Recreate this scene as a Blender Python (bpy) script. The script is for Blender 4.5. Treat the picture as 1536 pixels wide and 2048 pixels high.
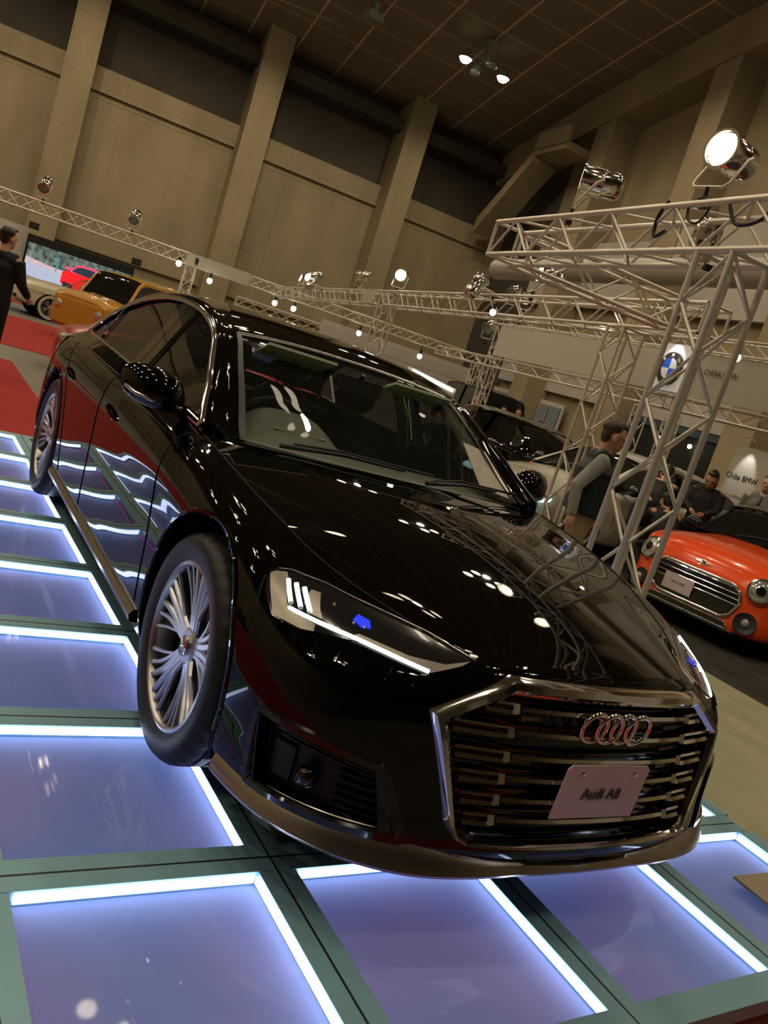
import bpy, bmesh, math, random
from mathutils import Vector, Matrix, Euler
from mathutils.bvhtree import BVHTree
from mathutils.geometry import delaunay_2d_cdt
random.seed(7)
for o_ in list(bpy.data.objects): bpy.data.objects.remove(o_, do_unlink=True)
SC = bpy.context.scene
COL = SC.collection
PI = math.pi
# ---------------------------------------------------------------- camera
cam_d = bpy.data.cameras.new('camera'); cam = bpy.data.objects.new('camera', cam_d); COL.objects.link(cam)
cam.matrix_world = (Matrix.Translation((2.3024, -1.8683, 1.3643)) @ Matrix.Rotation(0.99273, 4, 'Z')
                    @ Matrix.Rotation(1.40716, 4, 'X') @ Matrix.Rotation(0.31253, 4, 'Z'))
cam_d.sensor_fit = 'VERTICAL'; cam_d.sensor_height = 36.0; cam_d.lens = 1644.96 / 2048 * 36.0
cam_d.clip_end = 300
SC.camera = cam
# ---------------------------------------------------------------- world, exposure
w_ = bpy.data.worlds.new('hall_air'); SC.world = w_; w_.use_nodes = True
w_.node_tree.nodes['Background'].inputs[0].default_value = (0.80, 0.62, 0.42, 1)
w_.node_tree.nodes['Background'].inputs[1].default_value = 0.02
SC.view_settings.view_transform = 'Standard'; SC.view_settings.look = 'None'
SC.view_settings.gamma = 1.0; SC.view_settings.use_curve_mapping = False
SC.view_settings.exposure = 0.0
HALL_AZ = math.radians(172)          # the long concrete wall faces back along this azimuth
HX, HY = math.cos(HALL_AZ), math.sin(HALL_AZ)
CAMP = Vector((2.3024, -1.8683, 1.3643))
FLOOR = -0.16
def hall(d, s, z):
    """point d metres toward the concrete wall, s metres to the right of the viewer, height z"""
    return Vector((2.3 + HX * d + HY * s, -1.87 + HY * d - HX * s, z))
def area(name, loc, to, size, power, col, sy=None):
    l = bpy.data.lights.new(name, 'AREA'); l.energy = power; l.color = col; l.size = size
    if sy: l.shape = 'RECTANGLE'; l.size_y = sy
    o = bpy.data.objects.new(name, l); COL.objects.link(o); o.location = loc
    o.rotation_euler = (Vector(to) - Vector(loc)).to_track_quat('-Z', 'Y').to_euler()
    return o
# hall floodlights (real lamps high under the roof; soft warm light)
LAMPCOL = (1.0, 0.83, 0.58)
LAMP_D = (41, 31, 22, 13, 4, -6); LAMP_S = (17, 7, -2.5, -12, -21)
def ceil_z(d):
    return 16.4 + max(0, (52 - abs(d + 2))) * .26 - max(0, (52 - abs(d + 2))) ** 2 * .0026
for dd_ in LAMP_D:
    for ss_ in LAMP_S:
        l_ = bpy.data.lights.new('flood', 'SPOT'); l_.energy = 840; l_.color = LAMPCOL; l_.shadow_soft_size = .22; l_.spot_size = math.radians(165); l_.spot_blend = .35
        o_ = bpy.data.objects.new('flood', l_); COL.objects.link(o_); o_.location = hall(dd_, ss_, ceil_z(dd_) - 2.2)
# ---------------------------------------------------------------- materials
def mat(name, col, rough=.5, metal=0., coat=0., emit=None, es=0., spec=.5, trans=0., alpha=1., ior=1.45):
    m = bpy.data.materials.new(name); m.use_nodes = True
    b = m.node_tree.nodes['Principled BSDF']
    b.inputs['Base Color'].default_value = (*col, 1); b.inputs['Roughness'].default_value = rough
    b.inputs['Metallic'].default_value = metal; b.inputs['Coat Weight'].default_value = coat
    b.inputs['Coat Roughness'].default_value = .02; b.inputs['Specular IOR Level'].default_value = spec
    b.inputs['Transmission Weight'].default_value = trans; b.inputs['Alpha'].default_value = alpha; b.inputs['IOR'].default_value = ior
    if emit: b.inputs['Emission Color'].default_value = (*emit, 1); b.inputs['Emission Strength'].default_value = es
    return m
def noisy(m, c1, c2, scale=6., rough=None, bump=0., detail=6., stretch=None, pos=(.35, .7)):
    """mottled colour between c1 and c2 in object space"""
    nt = m.node_tree; b = nt.nodes['Principled BSDF']
    tc = nt.nodes.new('ShaderNodeTexCoord'); mp = nt.nodes.new('ShaderNodeMapping')
    if stretch: mp.inputs['Scale'].default_value = stretch
    n = nt.nodes.new('ShaderNodeTexNoise'); n.inputs['Scale'].default_value = scale; n.inputs['Detail'].default_value = detail
    r = nt.nodes.new('ShaderNodeValToRGB')
    r.color_ramp.elements[0].color = (*c1, 1); r.color_ramp.elements[1].color = (*c2, 1)
    r.color_ramp.elements[0].position, r.color_ramp.elements[1].position = pos
    nt.links.new(tc.outputs['Object'], mp.inputs[0]); nt.links.new(mp.outputs[0], n.inputs['Vector'])
    nt.links.new(n.outputs['Fac'], r.inputs[0]); nt.links.new(r.outputs[0], b.inputs['Base Color'])
    if bump:
        bu = nt.nodes.new('ShaderNodeBump'); bu.inputs['Strength'].default_value = bump; bu.inputs['Distance'].default_value = .02
        nt.links.new(n.outputs['Fac'], bu.inputs['Height']); nt.links.new(bu.outputs[0], b.inputs['Normal'])
    return m
M = {}
M['black_paint'] = mat('black_paint', (.0012, .0012, .0014), .3, 0, 1.0, spec=.0)
M['black_gloss'] = mat('black_gloss', (.004, .004, .005), .12, 0, .6)
M['black_trim'] = mat('black_trim', (.012, .012, .014), .42)
M['black_matte'] = mat('black_matte', (.006, .006, .006), .8)
M['chrome'] = mat('chrome', (.80, .78, .76), .07, 1)
M['satin'] = mat('satin_chrome', (.50, .46, .42), .26, 1)
M['wheel'] = mat('wheel_alloy', (.50, .49, .50), .30, 1)
M['wheel_dark'] = mat('wheel_inner', (.05, .05, .055), .4, .6)
M['rubber'] = mat('tyre_rubber', (.012, .012, .014), .55)
M['glass'] = mat('window_glass', (.02, .025, .02), .01, alpha=.30, spec=.6)
M['side_glass'] = mat('side_glass', (.006, .006, .006), .01, alpha=.88, spec=.6)
M['lens'] = mat('lamp_lens', (.1, .1, .1), .01, alpha=.10, spec=.4)
M['led'] = mat('running_light', (1, 1, 1), .3, emit=(.82, 1.0, .88), es=2.6)
M['lamp_blue'] = mat('blue_lamp', (0, 0, .4), .2, emit=(.02, .05, 1.0), es=1.2)
M['lamp_metal'] = mat('lamp_bezel', (.36, .33, .29), .32, .85)
M['plate'] = mat('plate_white', (.62, .50, .52), .45)
M['ink'] = mat('ink', (.03, .025, .025), .5)
M['leather'] = mat('dark_leather', (.02, .018, .016), .5)
M['dash'] = mat('dash_plastic', (.17, .19, .14), .55)
M['liner'] = mat('pillar_liner', (.46, .56, .38), .6)
M['paper'] = mat('paper', (.95, .88, .76), .6)
M['red_paint'] = mat('red_paint', (.38, .012, .010), .3, 0, .8)
M['steel'] = mat('truss_steel', (.70, .65, .57), .42, .5)
M['par'] = mat('par_can', (.72, .70, .64), .12, 1)
M['bulb'] = mat('lamp_bulb', (1, 1, 1), .3, emit=(1.0, .86, .62), es=12)
# ---------------------------------------------------------------- helpers
def smooth(me, ang=40):
    for p in me.polygons: p.use_smooth = True
    try: me.set_sharp_from_angle(angle=math.radians(ang))
    except Exception: pass
def link(name, me, m, parent=None, sm=40):
    o = bpy.data.objects.new(name, me); COL.objects.link(o)
    if m is not None:
        for mm in (m if isinstance(m, (list, tuple)) else [m]): me.materials.append(mm)
    if sm: smooth(me, sm)
    if parent is not None: o.parent = parent
    return o
def tag(o, label=None, cat=None, group=None, kind=None):
    if label: o['label'] = label
    if cat: o['category'] = cat
    if group: o['group'] = group
    if kind: o['kind'] = kind
    return o
def empty(name, loc, rz=0, label=None, cat=None, group=None):
    o = bpy.data.objects.new(name, None); COL.objects.link(o); o.location = loc; o.rotation_euler = (0, 0, rz)
    o.empty_display_size = .1
    return tag(o, label, cat, group)
def copy_tree(o, parent=None):
    c = o.copy(); COL.objects.link(c); c.parent = parent
    for ch in o.children: copy_tree(ch, c)
    return c
class MB:
    """collects shapes for ONE mesh"""
    def __init__(s): s.v = []; s.f = []; s.mi = []
    def add(s, vs, fs, mi=0):
        n = len(s.v); s.v += [tuple(v) for v in vs]; s.f += [tuple(i + n for i in f) for f in fs]; s.mi += [mi] * len(fs); return s
    def box(s, c, d, rot=None, mi=0):
        x, y, z = d[0] / 2, d[1] / 2, d[2] / 2
        vs = [Vector((a * x, b * y, e * z)) for a in (-1, 1) for b in (-1, 1) for e in (-1, 1)]
        if rot is not None:
            r = rot if isinstance(rot, Matrix) else Euler(rot).to_matrix()
            vs = [r @ v for v in vs]
        vs = [v + Vector(c) for v in vs]
        return s.add(vs, [(0, 1, 3, 2), (4, 6, 7, 5), (0, 4, 5, 1), (2, 3, 7, 6), (0, 2, 6, 4), (1, 5, 7, 3)], mi)
    def tube(s, pts, r, n=8, closed=False, cap=True, mi=0):
        pts = [Vector(p) for p in pts]; k = len(pts)
        rr = r if isinstance(r, (list, tuple)) else [r] * k
        rings = []; up = None
        for i, p in enumerate(pts):
            if closed: t = pts[(i + 1) % k] - pts[i - 1]
            else: t = pts[min(i + 1, k - 1)] - pts[max(i - 1, 0)]
            if t.length < 1e-9: t = Vector((0, 0, 1))
            t.normalize()
            if up is None:
                up = Vector((0, 0, 1)) if abs(t.z) < .9 else Vector((1, 0, 0))
            a = (up - t * up.dot(t))
            if a.length < 1e-6: a = t.orthogonal()
            a.normalize(); b = t.cross(a); up = a
            rings.append([p + (a * math.cos(2 * PI * j / n + PI / n) + b * math.sin(2 * PI * j / n + PI / n)) * rr[i] for j in range(n)])
        vs = [v for rg in rings for v in rg]; fs = []
        m = k if closed else k - 1
        for i in range(m):
            i2 = (i + 1) % k
            for j in range(n):
                fs.append((i * n + j, i * n + (j + 1) % n, i2 * n + (j + 1) % n, i2 * n + j))
        if cap and not closed: fs += [tuple(range(n))[::-1], tuple((k - 1) * n + j for j in range(n))]
        return s.add(vs, fs, mi)
    def lathe(s, prof, n=24, mt=None, mi=0, full=True):
        """prof (r,h) rotated about z, matrix mt"""
        mt = mt or Matrix.Identity(4); vs = []; fs = []
        for (r, h) in prof:
            for j in range(n):
                a = 2 * PI * j / n; vs.append(mt @ Vector((r * math.cos(a), r * math.sin(a), h)))
        for i in range(len(prof) - 1):
            for j in range(n):
                fs.append((i * n + j, i * n + (j + 1) % n, (i + 1) * n + (j + 1) % n, (i + 1) * n + j))
        return s.add(vs, fs, mi)
    def ell(s, c, r, n=12, mt=None, mi=0):
        vs = []; fs = []; k = n // 2 + 2
        for i in range(k + 1):
            t = PI * i / k
            for j in range(n):
                a = 2 * PI * j / n
                v = Vector((r[0] * math.sin(t) * math.cos(a), r[1] * math.sin(t) * math.sin(a), r[2] * math.cos(t)))
                if mt is not None: v = mt @ v
                vs.append(v + Vector(c))
        for i in range(k):
            for j in range(n): fs.append((i * n + j, (i + 1) * n + j, (i + 1) * n + (j + 1) % n, i * n + (j + 1) % n))
        return s.add(vs, fs, mi)
    def prism(s, poly, ax, a, b, mi=0):
        """polygon in the two axes other than ax, extruded a..b along ax"""
        def P(u, v, w): return {'x': (w, u, v), 'y': (u, w, v), 'z': (u, v, w)}[ax]
        n = len(poly); vs = [P(u, v, a) for u, v in poly] + [P(u, v, b) for u, v in poly]
        fs = [tuple(range(n)), tuple(range(n, 2 * n))[::-1]] + [(i, i + n, (i + 1) % n + n, (i + 1) % n) for i in range(n)]
        return s.add(vs, fs, mi)
    def grid(s, G, mi=0, closeu=False):
        """G rows x cols of points"""
        nr, nc = len(G), len(G[0]); vs = [p for r in G for p in r]; fs = []
        for i in range(nr - 1):
            for j in range(nc - 1 + (1 if closeu else 0)):
                fs.append((i * nc + j, i * nc + (j + 1) % nc, (i + 1) * nc + (j + 1) % nc, (i + 1) * nc + j))
        return s.add(vs, fs, mi)
    def mesh(s, name, weld=False, fix=True):
        me = bpy.data.meshes.new(name); me.from_pydata(s.v, [], s.f)
        if any(s.mi): me.polygons.foreach_set('material_index', s.mi)
        bm = bmesh.new(); bm.from_mesh(me)
        if weld: bmesh.ops.remove_doubles(bm, verts=bm.verts, dist=weld)
        if fix: bmesh.ops.recalc_face_normals(bm, faces=bm.faces)
        bm.to_mesh(me); bm.free(); me.update(); return me
    def build(s, name, m, parent=None, sm=40, weld=False, fix=True): return link(name, s.mesh(name, weld, fix), m, parent, sm)
def crom(P, t):
    """Catmull-Rom (centripetal) through list of tuples; t in [0, len-1]"""
    n = len(P) - 1; i = min(int(t), n - 1); f = t - i
    p1, p2 = Vector(P[i]), Vector(P[i + 1])
    p0 = Vector(P[i - 1]) if i > 0 else p1 * 2 - p2
    p3 = Vector(P[i + 2]) if i + 2 <= n else p2 * 2 - p1
    a0 = max((p1 - p0).length, 1e-6); a1 = max((p2 - p1).length, 1e-6); a2 = max((p3 - p2).length, 1e-6)
    m1 = ((p1 - p0) / a0 * a1 + (p2 - p1)) * .5 if a0 else (p2 - p1)
    m1 = ((p1 - p0) / a0 * a1 * a1 / (a0 + a1) + (p2 - p1) * a0 / (a0 + a1))
    m2 = ((p2 - p1) * a2 / (a1 + a2) + (p3 - p2) / a2 * a1 * a1 / (a1 + a2))
    f2 = f * f; f3 = f2 * f
    return p1 * (2 * f3 - 3 * f2 + 1) + m1 * (f3 - 2 * f2 + f) + p2 * (-2 * f3 + 3 * f2) + m2 * (f3 - f2)
def spline(P, n): return [crom(P, (len(P) - 1) * i / n) for i in range(n + 1)]
def resample(P, n):
    P = [Vector(p) for p in P]; L = [0]
    for i in range(len(P) - 1): L.append(L[-1] + (P[i + 1] - P[i]).length)
    out = []; j = 0
    for k in range(n + 1):
        d = L[-1] * k / n
        while j < len(P) - 2 and L[j + 1] < d: j += 1
        out.append(P[j].lerp(P[j + 1], (d - L[j]) / max(L[j + 1] - L[j], 1e-9)))
    return out
def mirr(pts): return [(p[0], -p[1], p[2]) for p in pts]
# ================================================================ the black sedan (front axle at x=0, nose towards +x)
WB = 2.965; RT = .362; WY = .962
car = empty('sedan', (0, 0, 0), 0, 'black luxury sedan with wide chrome barred grille on the lit glass platform', 'car')
# rows bottom to shoulder; columns from front centre round the right/left side to rear centre
CX = [  # x,y per column for the reference row, and per-row offsets
]
def P_(*a): return list(a)
rows = [
 # z lists and plan curves; 20 columns
 dict(p=[(.905,0),(.900,.20),(.878,.39),(.835,.57),(.745,.72),(.61,.835),(.42,.905),(.2,.925),(0,.93),(-.4,.93),(-.9,.928),(-1.5,.928),(-2.1,.928),(-2.6,.93),(-2.965,.93),(-3.4,.915),(-3.8,.84),(-4.0,.72),(-4.08,.45),(-4.1,0)],
      z=[.185,.185,.185,.187,.19,.195,.20,.20,.20,.20,.20,.20,.20,.20,.20,.22,.26,.28,.28,.28]),
 dict(p=[(.940,0),(.934,.20),(.912,.39),(.865,.58),(.775,.74),(.635,.86),(.43,.928),(.2,.95),(0,.953),(-.4,.95),(-.9,.948),(-1.5,.948),(-2.1,.948),(-2.6,.95),(-2.965,.953),(-3.4,.935),(-3.83,.86),(-4.05,.74),(-4.13,.46),(-4.15,0)],
      z=[.24,.24,.24,.24,.245,.25,.26,.28,.28,.28,.28,.28,.28,.28,.28,.30,.34,.36,.36,.36]),
 dict(p=[(.930,0),(.924,.20),(.900,.39),(.850,.58),(.765,.735),(.63,.862),(.43,.938),(.2,.962),(0,.966),(-.4,.958),(-.9,.950),(-1.5,.948),(-2.1,.950),(-2.6,.958),(-2.965,.965),(-3.4,.948),(-3.84,.87),(-4.06,.75),(-4.14,.46),(-4.16,0)],
      z=[.36]*20),
 dict(p=[(.912,0),(.906,.20),(.882,.39),(.830,.58),(.745,.735),(.615,.862),(.42,.940),(.2,.966),(0,.970),(-.4,.964),(-.9,.958),(-1.5,.958),(-2.1,.960),(-2.6,.966),(-2.965,.970),(-3.4,.952),(-3.84,.875),(-4.06,.75),(-4.14,.46),(-4.16,0)],
      z=[.50]*6+[.51,.52,.52]+[.52]*11),
 dict(p=[(.888,0),(.882,.20),(.858,.39),(.806,.584),(.715,.73),(.585,.85),(.40,.930),(.2,.958),(0,.965),(-.4,.966),(-.9,.968),(-1.5,.970),(-2.1,.970),(-2.6,.970),(-2.965,.970),(-3.4,.948),(-3.84,.87),(-4.06,.75),(-4.13,.46),(-4.15,0)],
      z=[.615,.615,.612,.605,.60,.60,.63,.66,.67,.68,.69,.69,.69,.69,.69,.69,.69,.69,.69,.69]),
 dict(p=[(.868,0),(.862,.20),(.842,.39),(.770,.575),(.670,.71),(.54,.82),(.37,.90),(.18,.935),(0,.948),(-.4,.957),(-.9,.965),(-1.5,.968),(-2.1,.968),(-2.6,.966),(-2.965,.962),(-3.4,.935),(-3.82,.855),(-4.04,.735),(-4.11,.45),(-4.13,0)],
      z=[.700,.699,.694,.668,.662,.672,.70,.745,.77,.79,.80,.81,.82,.83,.835,.83,.81,.80,.80,.80]),
 dict(p=[(.845,0),(.839,.20),(.815,.39),(.725,.55),(.60,.68),(.47,.775),(.32,.85),(.15,.885),(0,.900),(-.4,.918),(-.9,.925),(-1.5,.925),(-2.1,.925),(-2.6,.92),(-2.965,.91),(-3.4,.88),(-3.78,.81),(-3.99,.70),(-4.06,.43),(-4.09,0)],
      z=[.728,.727,.724,.708,.712,.732,.765,.805,.83,.88,.915,.94,.955,.965,.965,.955,.925,.90,.91,.92]),
 dict(p=[(.815,0),(.808,.20),(.775,.385),(.665,.51),(.53,.61),(.40,.69),(.26,.745),(.12,.785),(-.02,.81),(-.4,.843),(-.9,.846),(-1.5,.842),(-2.1,.838),(-2.6,.835),(-2.965,.825),(-3.4,.80),(-3.74,.74),(-3.93,.65),(-4.0,.41),(-4.03,0)],
      z=[.745,.744,.740,.738,.758,.782,.81,.843,.868,.925,.968,.995,1.012,1.022,1.025,1.005,.965,.945,.955,.965]),
]
NC = 20
for r_, yy in zip(rows, (.928, .950, .957, .964, .969, .966, .922, .842)):
    for c_ in range(9, 14): r_['p'][c_] = (r_['p'][c_][0], yy)
CG = [[(p[0], p[1], z) for p, z in zip(r['p'], r['z'])] for r in rows]
def body_grid(nu, nv):
    cols = [spline(r, nu) for r in CG]                   # along
    out = []
    tr = [[cols[k][i] for k in range(len(CG))] for i in range(nu + 1)]
    g = [spline(c, nv) for c in tr]                      # up
    return [[g[i][j] for i in range(nu + 1)] for j in range(nv + 1)]
NU, NV = 19 * 16, 7 * 8
BG = body_grid(NU, NV)
def coons(c0, c1, d0, d1, n, m):
    """c0,c1: curves u at v=0/1 ; d0,d1: curves v at u=0/1"""
    c0, c1 = resample(c0, n), resample(c1, n); d0, d1 = resample(d0, m), resample(d1, m); G = []
    for j in range(m + 1):
        v = j / m; r = []
        for i in range(n + 1):
            u = i / n
            a = c0[i].lerp(c1[i], v) + d0[j].lerp(d1[j], u)
            b = c0[0].lerp(c0[n], u).lerp(c1[0].lerp(c1[n], u), v)
            r.append(a - b)
        G.append(r)
    return G
top = BG[-1]                                             # upper edge
i3 = 3 * 16; i9 = 150; i15 = 15 * 16
front_edge = top[:i3 + 1]; side_edge = top[i3:i9 + 1]
hood_c = spline([tuple(top[0]), (.70, 0, .792), (.50, 0, .842), (.20, 0, .893), (-.12, 0, .938), (-.43, 0, .966)], 60)
cowl = spline([(-.43, 0, .966), (-.445, .25, .964), (-.49, .50, .955), (-.55, .69, .946), tuple(top[i9])], 40)
HG = coons(hood_c, side_edge, front_edge, cowl, 90, 70)
def hood_pt(u, v):
    """u 0..1 nose to cowl, v 0..1 centre to edge"""
    a = HG[min(int(v * 70), 69)]; b = HG[min(int(v * 70), 69) + 1]; f = v * 70 - min(int(v * 70), 69)
    i = min(int(u * 90), 89); g = u * 90 - i
    return a[i].lerp(a[i + 1], g).lerp(b[i].lerp(b[i + 1], g), f)
# even the bonnet out, then raise it a little towards the middle
for it in range(160):
    N_ = [list(r) for r in HG]
    for j in range(0, 70):
        for i in range(1, 90):
            up = HG[j - 1][i] if j else Vector((HG[1][i].x, -HG[1][i].y, HG[1][i].z))
            N_[j][i] = HG[j][i] * .5 + (up + HG[j + 1][i] + HG[j][i - 1] + HG[j][i + 1]) * .125
    HG = N_
for j, r in enumerate(HG):
    v = j / 70
    for i, p in enumerate(r):
        u = i / 90; r[i] = p + Vector((0, 0, .016 * (1 - v * v) ** 2 * math.sin(PI * u) ** 1.5))
def cut_circles(G, circles, both=False):
    """drop faces inside circles (x,z,r) and snap rim vertices"""
    nr, nc = len(G), len(G[0]); inside = [[False] * nc for _ in range(nr)]
    for i in range(nr):
        for j in range(nc):
            p = G[i][j]
            for (cx, cz, r) in circles:
                if (p[0] - cx) ** 2 + (p[2] - cz) ** 2 < r * r: inside[i][j] = True
    out = []; vs = {}; faces = []
    for i in range(nr - 1):
        for j in range(nc - 1):
            q = [(i, j), (i, j + 1), (i + 1, j + 1), (i + 1, j)]
            if all(inside[a][b] for a, b in q): continue
            f = []
            for (a, b) in q:
                if (a, b) not in vs:
                    p = Vector(G[a][b])
                    if inside[a][b]:
                        for (cx, cz, r) in circles:
                            dx, dz = p.x - cx, p.z - cz; L = math.hypot(dx, dz)
                            if L < r: p = Vector((cx + dx / L * r, p.y, cz + dz / L * r))
                    vs[(a, b)] = len(out); out.append(p)
                f.append(vs[(a, b)])
            faces.append(f)
    return out, faces
ARCH = [(0, .375, .405), (-WB, .375, .405)]
def drop(vs, fs, test): return vs, [f for f in fs if not test(sum((Vector(vs[i]) for i in f), Vector()) / len(f))]
def in_poly(y, z, poly):
    c = False; n = len(poly)
    for i in range(n):
        (y1, z1), (y2, z2) = poly[i], poly[i - 1]
        if (z1 > z) != (z2 > z) and y < (y2 - y1) * (z - z1) / (z2 - z1) + y1: c = not c
    return c
GRILLE = [(.378, .716), (.578, .600), (.478, .330), (.455, .300), (.415, .284)]      # y,z outer corners (half)
GRILLE_FULL = GRILLE + [(-y, z) for y, z in reversed(GRILLE)]
INTAKE = [(.560, .905, .445), (.80, .675, .425), (.862, .600, .275), (.585, .893, .268)]
def th(p): return math.atan2(p[1], p[0] - .2)
INT_P = [(th(p), p[2]) for p in INTAKE]
bv, bf = cut_circles(BG, ARCH)
full = MB(); full.add(bv, bf); full.add(mirr(bv), bf); full.grid(HG); full.grid([[(p[0], -p[1], p[2]) for p in r] for r in HG])                                  # uncut skin, only used to lay trim on
bvh = BVHTree.FromPolygons([Vector(v) for v in full.v], full.f)
def cutp(c):
    if c.x < .3: return False
    return in_poly(abs(c.y), c.z, [(0, .700), (.368, .700), (.553, .592), (.455, .330), (.435, .312), (.40, .302), (0, .302)]) or in_poly(math.atan2(abs(c.y), c.x - .2), c.z, INT_P)
bv, bf = drop(bv, bf, cutp)
mb = MB(); mb.add(bv, bf); mb.add(mirr(bv), bf)
mb.grid(HG); mb.grid([[(p[0], -p[1], p[2]) for p in r] for r in HG])
DG = coons([(-3.45, 0, 1.06), (-3.9, 0, 1.0), tuple(top[-1])], top[i15:17 * 16 + 1], spline([(-3.45, 0, 1.06), (-3.45, .4, 1.05), tuple(top[i15])], 20), list(reversed(top[17 * 16:])), 30, 30)
mb.grid(DG); mb.grid([[(p[0], -p[1], p[2]) for p in r] for r in DG])
# ---- greenhouse curves
Kc = [(-.60,.750,.962),(-.68,.735,1.0),(-.84,.702,1.1),(-1.0,.675,1.2),(-1.18,.635,1.295),(-1.45,.605,1.372),(-1.9,.575,1.418),(-2.4,.565,1.412),(-2.75,.58,1.37),(-3.05,.63,1.27),(-3.25,.685,1.16),(-3.5,.745,1.02)]
Dc = [(-.619,.844,.975),(-.70,.822,1.02),(-.85,.778,1.11),(-1.0,.740,1.185),(-1.189,.693,1.278),(-1.424,.662,1.34),(-1.87,.640,1.384),(-2.343,.652,1.36),(-2.638,.681,1.303),(-2.887,.73,1.204),(-3.04,.778,1.108),(-3.097,.81,1.045)]
Cc = [(-.44,0,.972),(-.53,0,1.012),(-.74,0,1.115),(-.94,0,1.215),(-1.22,0,1.335),(-1.46,0,1.398),(-1.9,0,1.445),(-2.4,0,1.448),(-2.8,0,1.405),(-3.12,0,1.30),(-3.36,0,1.19),(-3.62,0,1.05)]
NK = 110
K = spline(Kc, NK); D = spline(Dc, NK); CT = spline(Cc, NK)
def belt(x):
    pts = [(-.55, .844, .965), (-.62, .846, .972), (-1.0, .838, .990), (-1.5, .829, 1.008), (-1.9, .824, 1.015), (-2.4, .818, 1.022), (-2.9, .813, 1.034), (-3.1, .811, 1.044)]
    for a, b in zip(pts, pts[1:]):
        if b[0] <= x <= a[0]:
            t = (x - a[0]) / (b[0] - a[0]); return Vector(a).lerp(Vector(b), t)
    return Vector(pts[-1])
def Tp(i, v):
    """upper skin; v -1..1 across"""
    k, c = K[i], CT[i]; w = abs(v)
    p = c + (k - c) * (w ** 2.2); q = Vector((p.x, k.y * w, c.z + (k.z - c.z) * (w ** 2.6)))
    return Vector((q.x, q.y * (1 if v > 0 else -1), q.z))
ks = lambda u: int(round(u / 11 * NK))
IW0, IW1, IR0, IR1 = 0, ks(4.15), ks(8.1), ks(10.9)
VS = [i / 40 * 2 - 1 for i in range(41)]
mb.grid([[Tp(i, v) for v in VS] for i in range(IW1, IR0 + 1)])                          # roof skin
for a, b in ((0, IW1), (IR0, NK)):                                                     # front and rear pillars
    for s in (1, -1): mb.grid([[Tp(i, s * v) for v in (.93, .95, .975, 1.0)] for i in range(a, b + 1)])
for s in (1, -1):
    def sd(p): return Vector((p[0], p[1] * s, p[2]))
    G = []
    for i in range(NK + 1):
        r = []
        for f in (0, .25, .5, .75, 1):
            p = K[i].lerp(D[i], f); bul = .012 * math.sin(PI * f)
            r.append(sd((p.x, p.y + bul, p.z + bul)))
        G.append(r)
    mb.grid(G)
    # quarter panel behind the last window, down to the shoulder
    tp = [Vector(p) for p in top[int(13.3 * 16):int(15.2 * 16)]]
    kk = K[ks(9.6):]; up = resample([D[-1]] + [D[-1].lerp(K[-1], .5)] + [K[-1]], 16)
    lo = resample([belt(-3.10)] + [p for p in tp if p[0] < -3.12][:8] + [Vector(top[int(15.1 * 16)])], 16)
    mb.grid([[sd(p) for p in up], [sd(p) for p in lo]])
    # sill of the windows: closes the gap between door skin and glass
    lowr = [belt(-.6 - 2.5 * i / 60) for i in range(61)]
    outr = []
    tpx = [Vector(p) for p in top]
    for q in lowr:
        c = min(tpx, key=lambda p: abs(p.x - q.x)); outr.append(Vector((q.x, c.y, c.z)))
    mb.grid([[sd(p) for p in lowr], [sd(p) for p in outr]])
body = mb.build('body', M['black_paint'], car, sm=35, weld=.0006)
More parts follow.
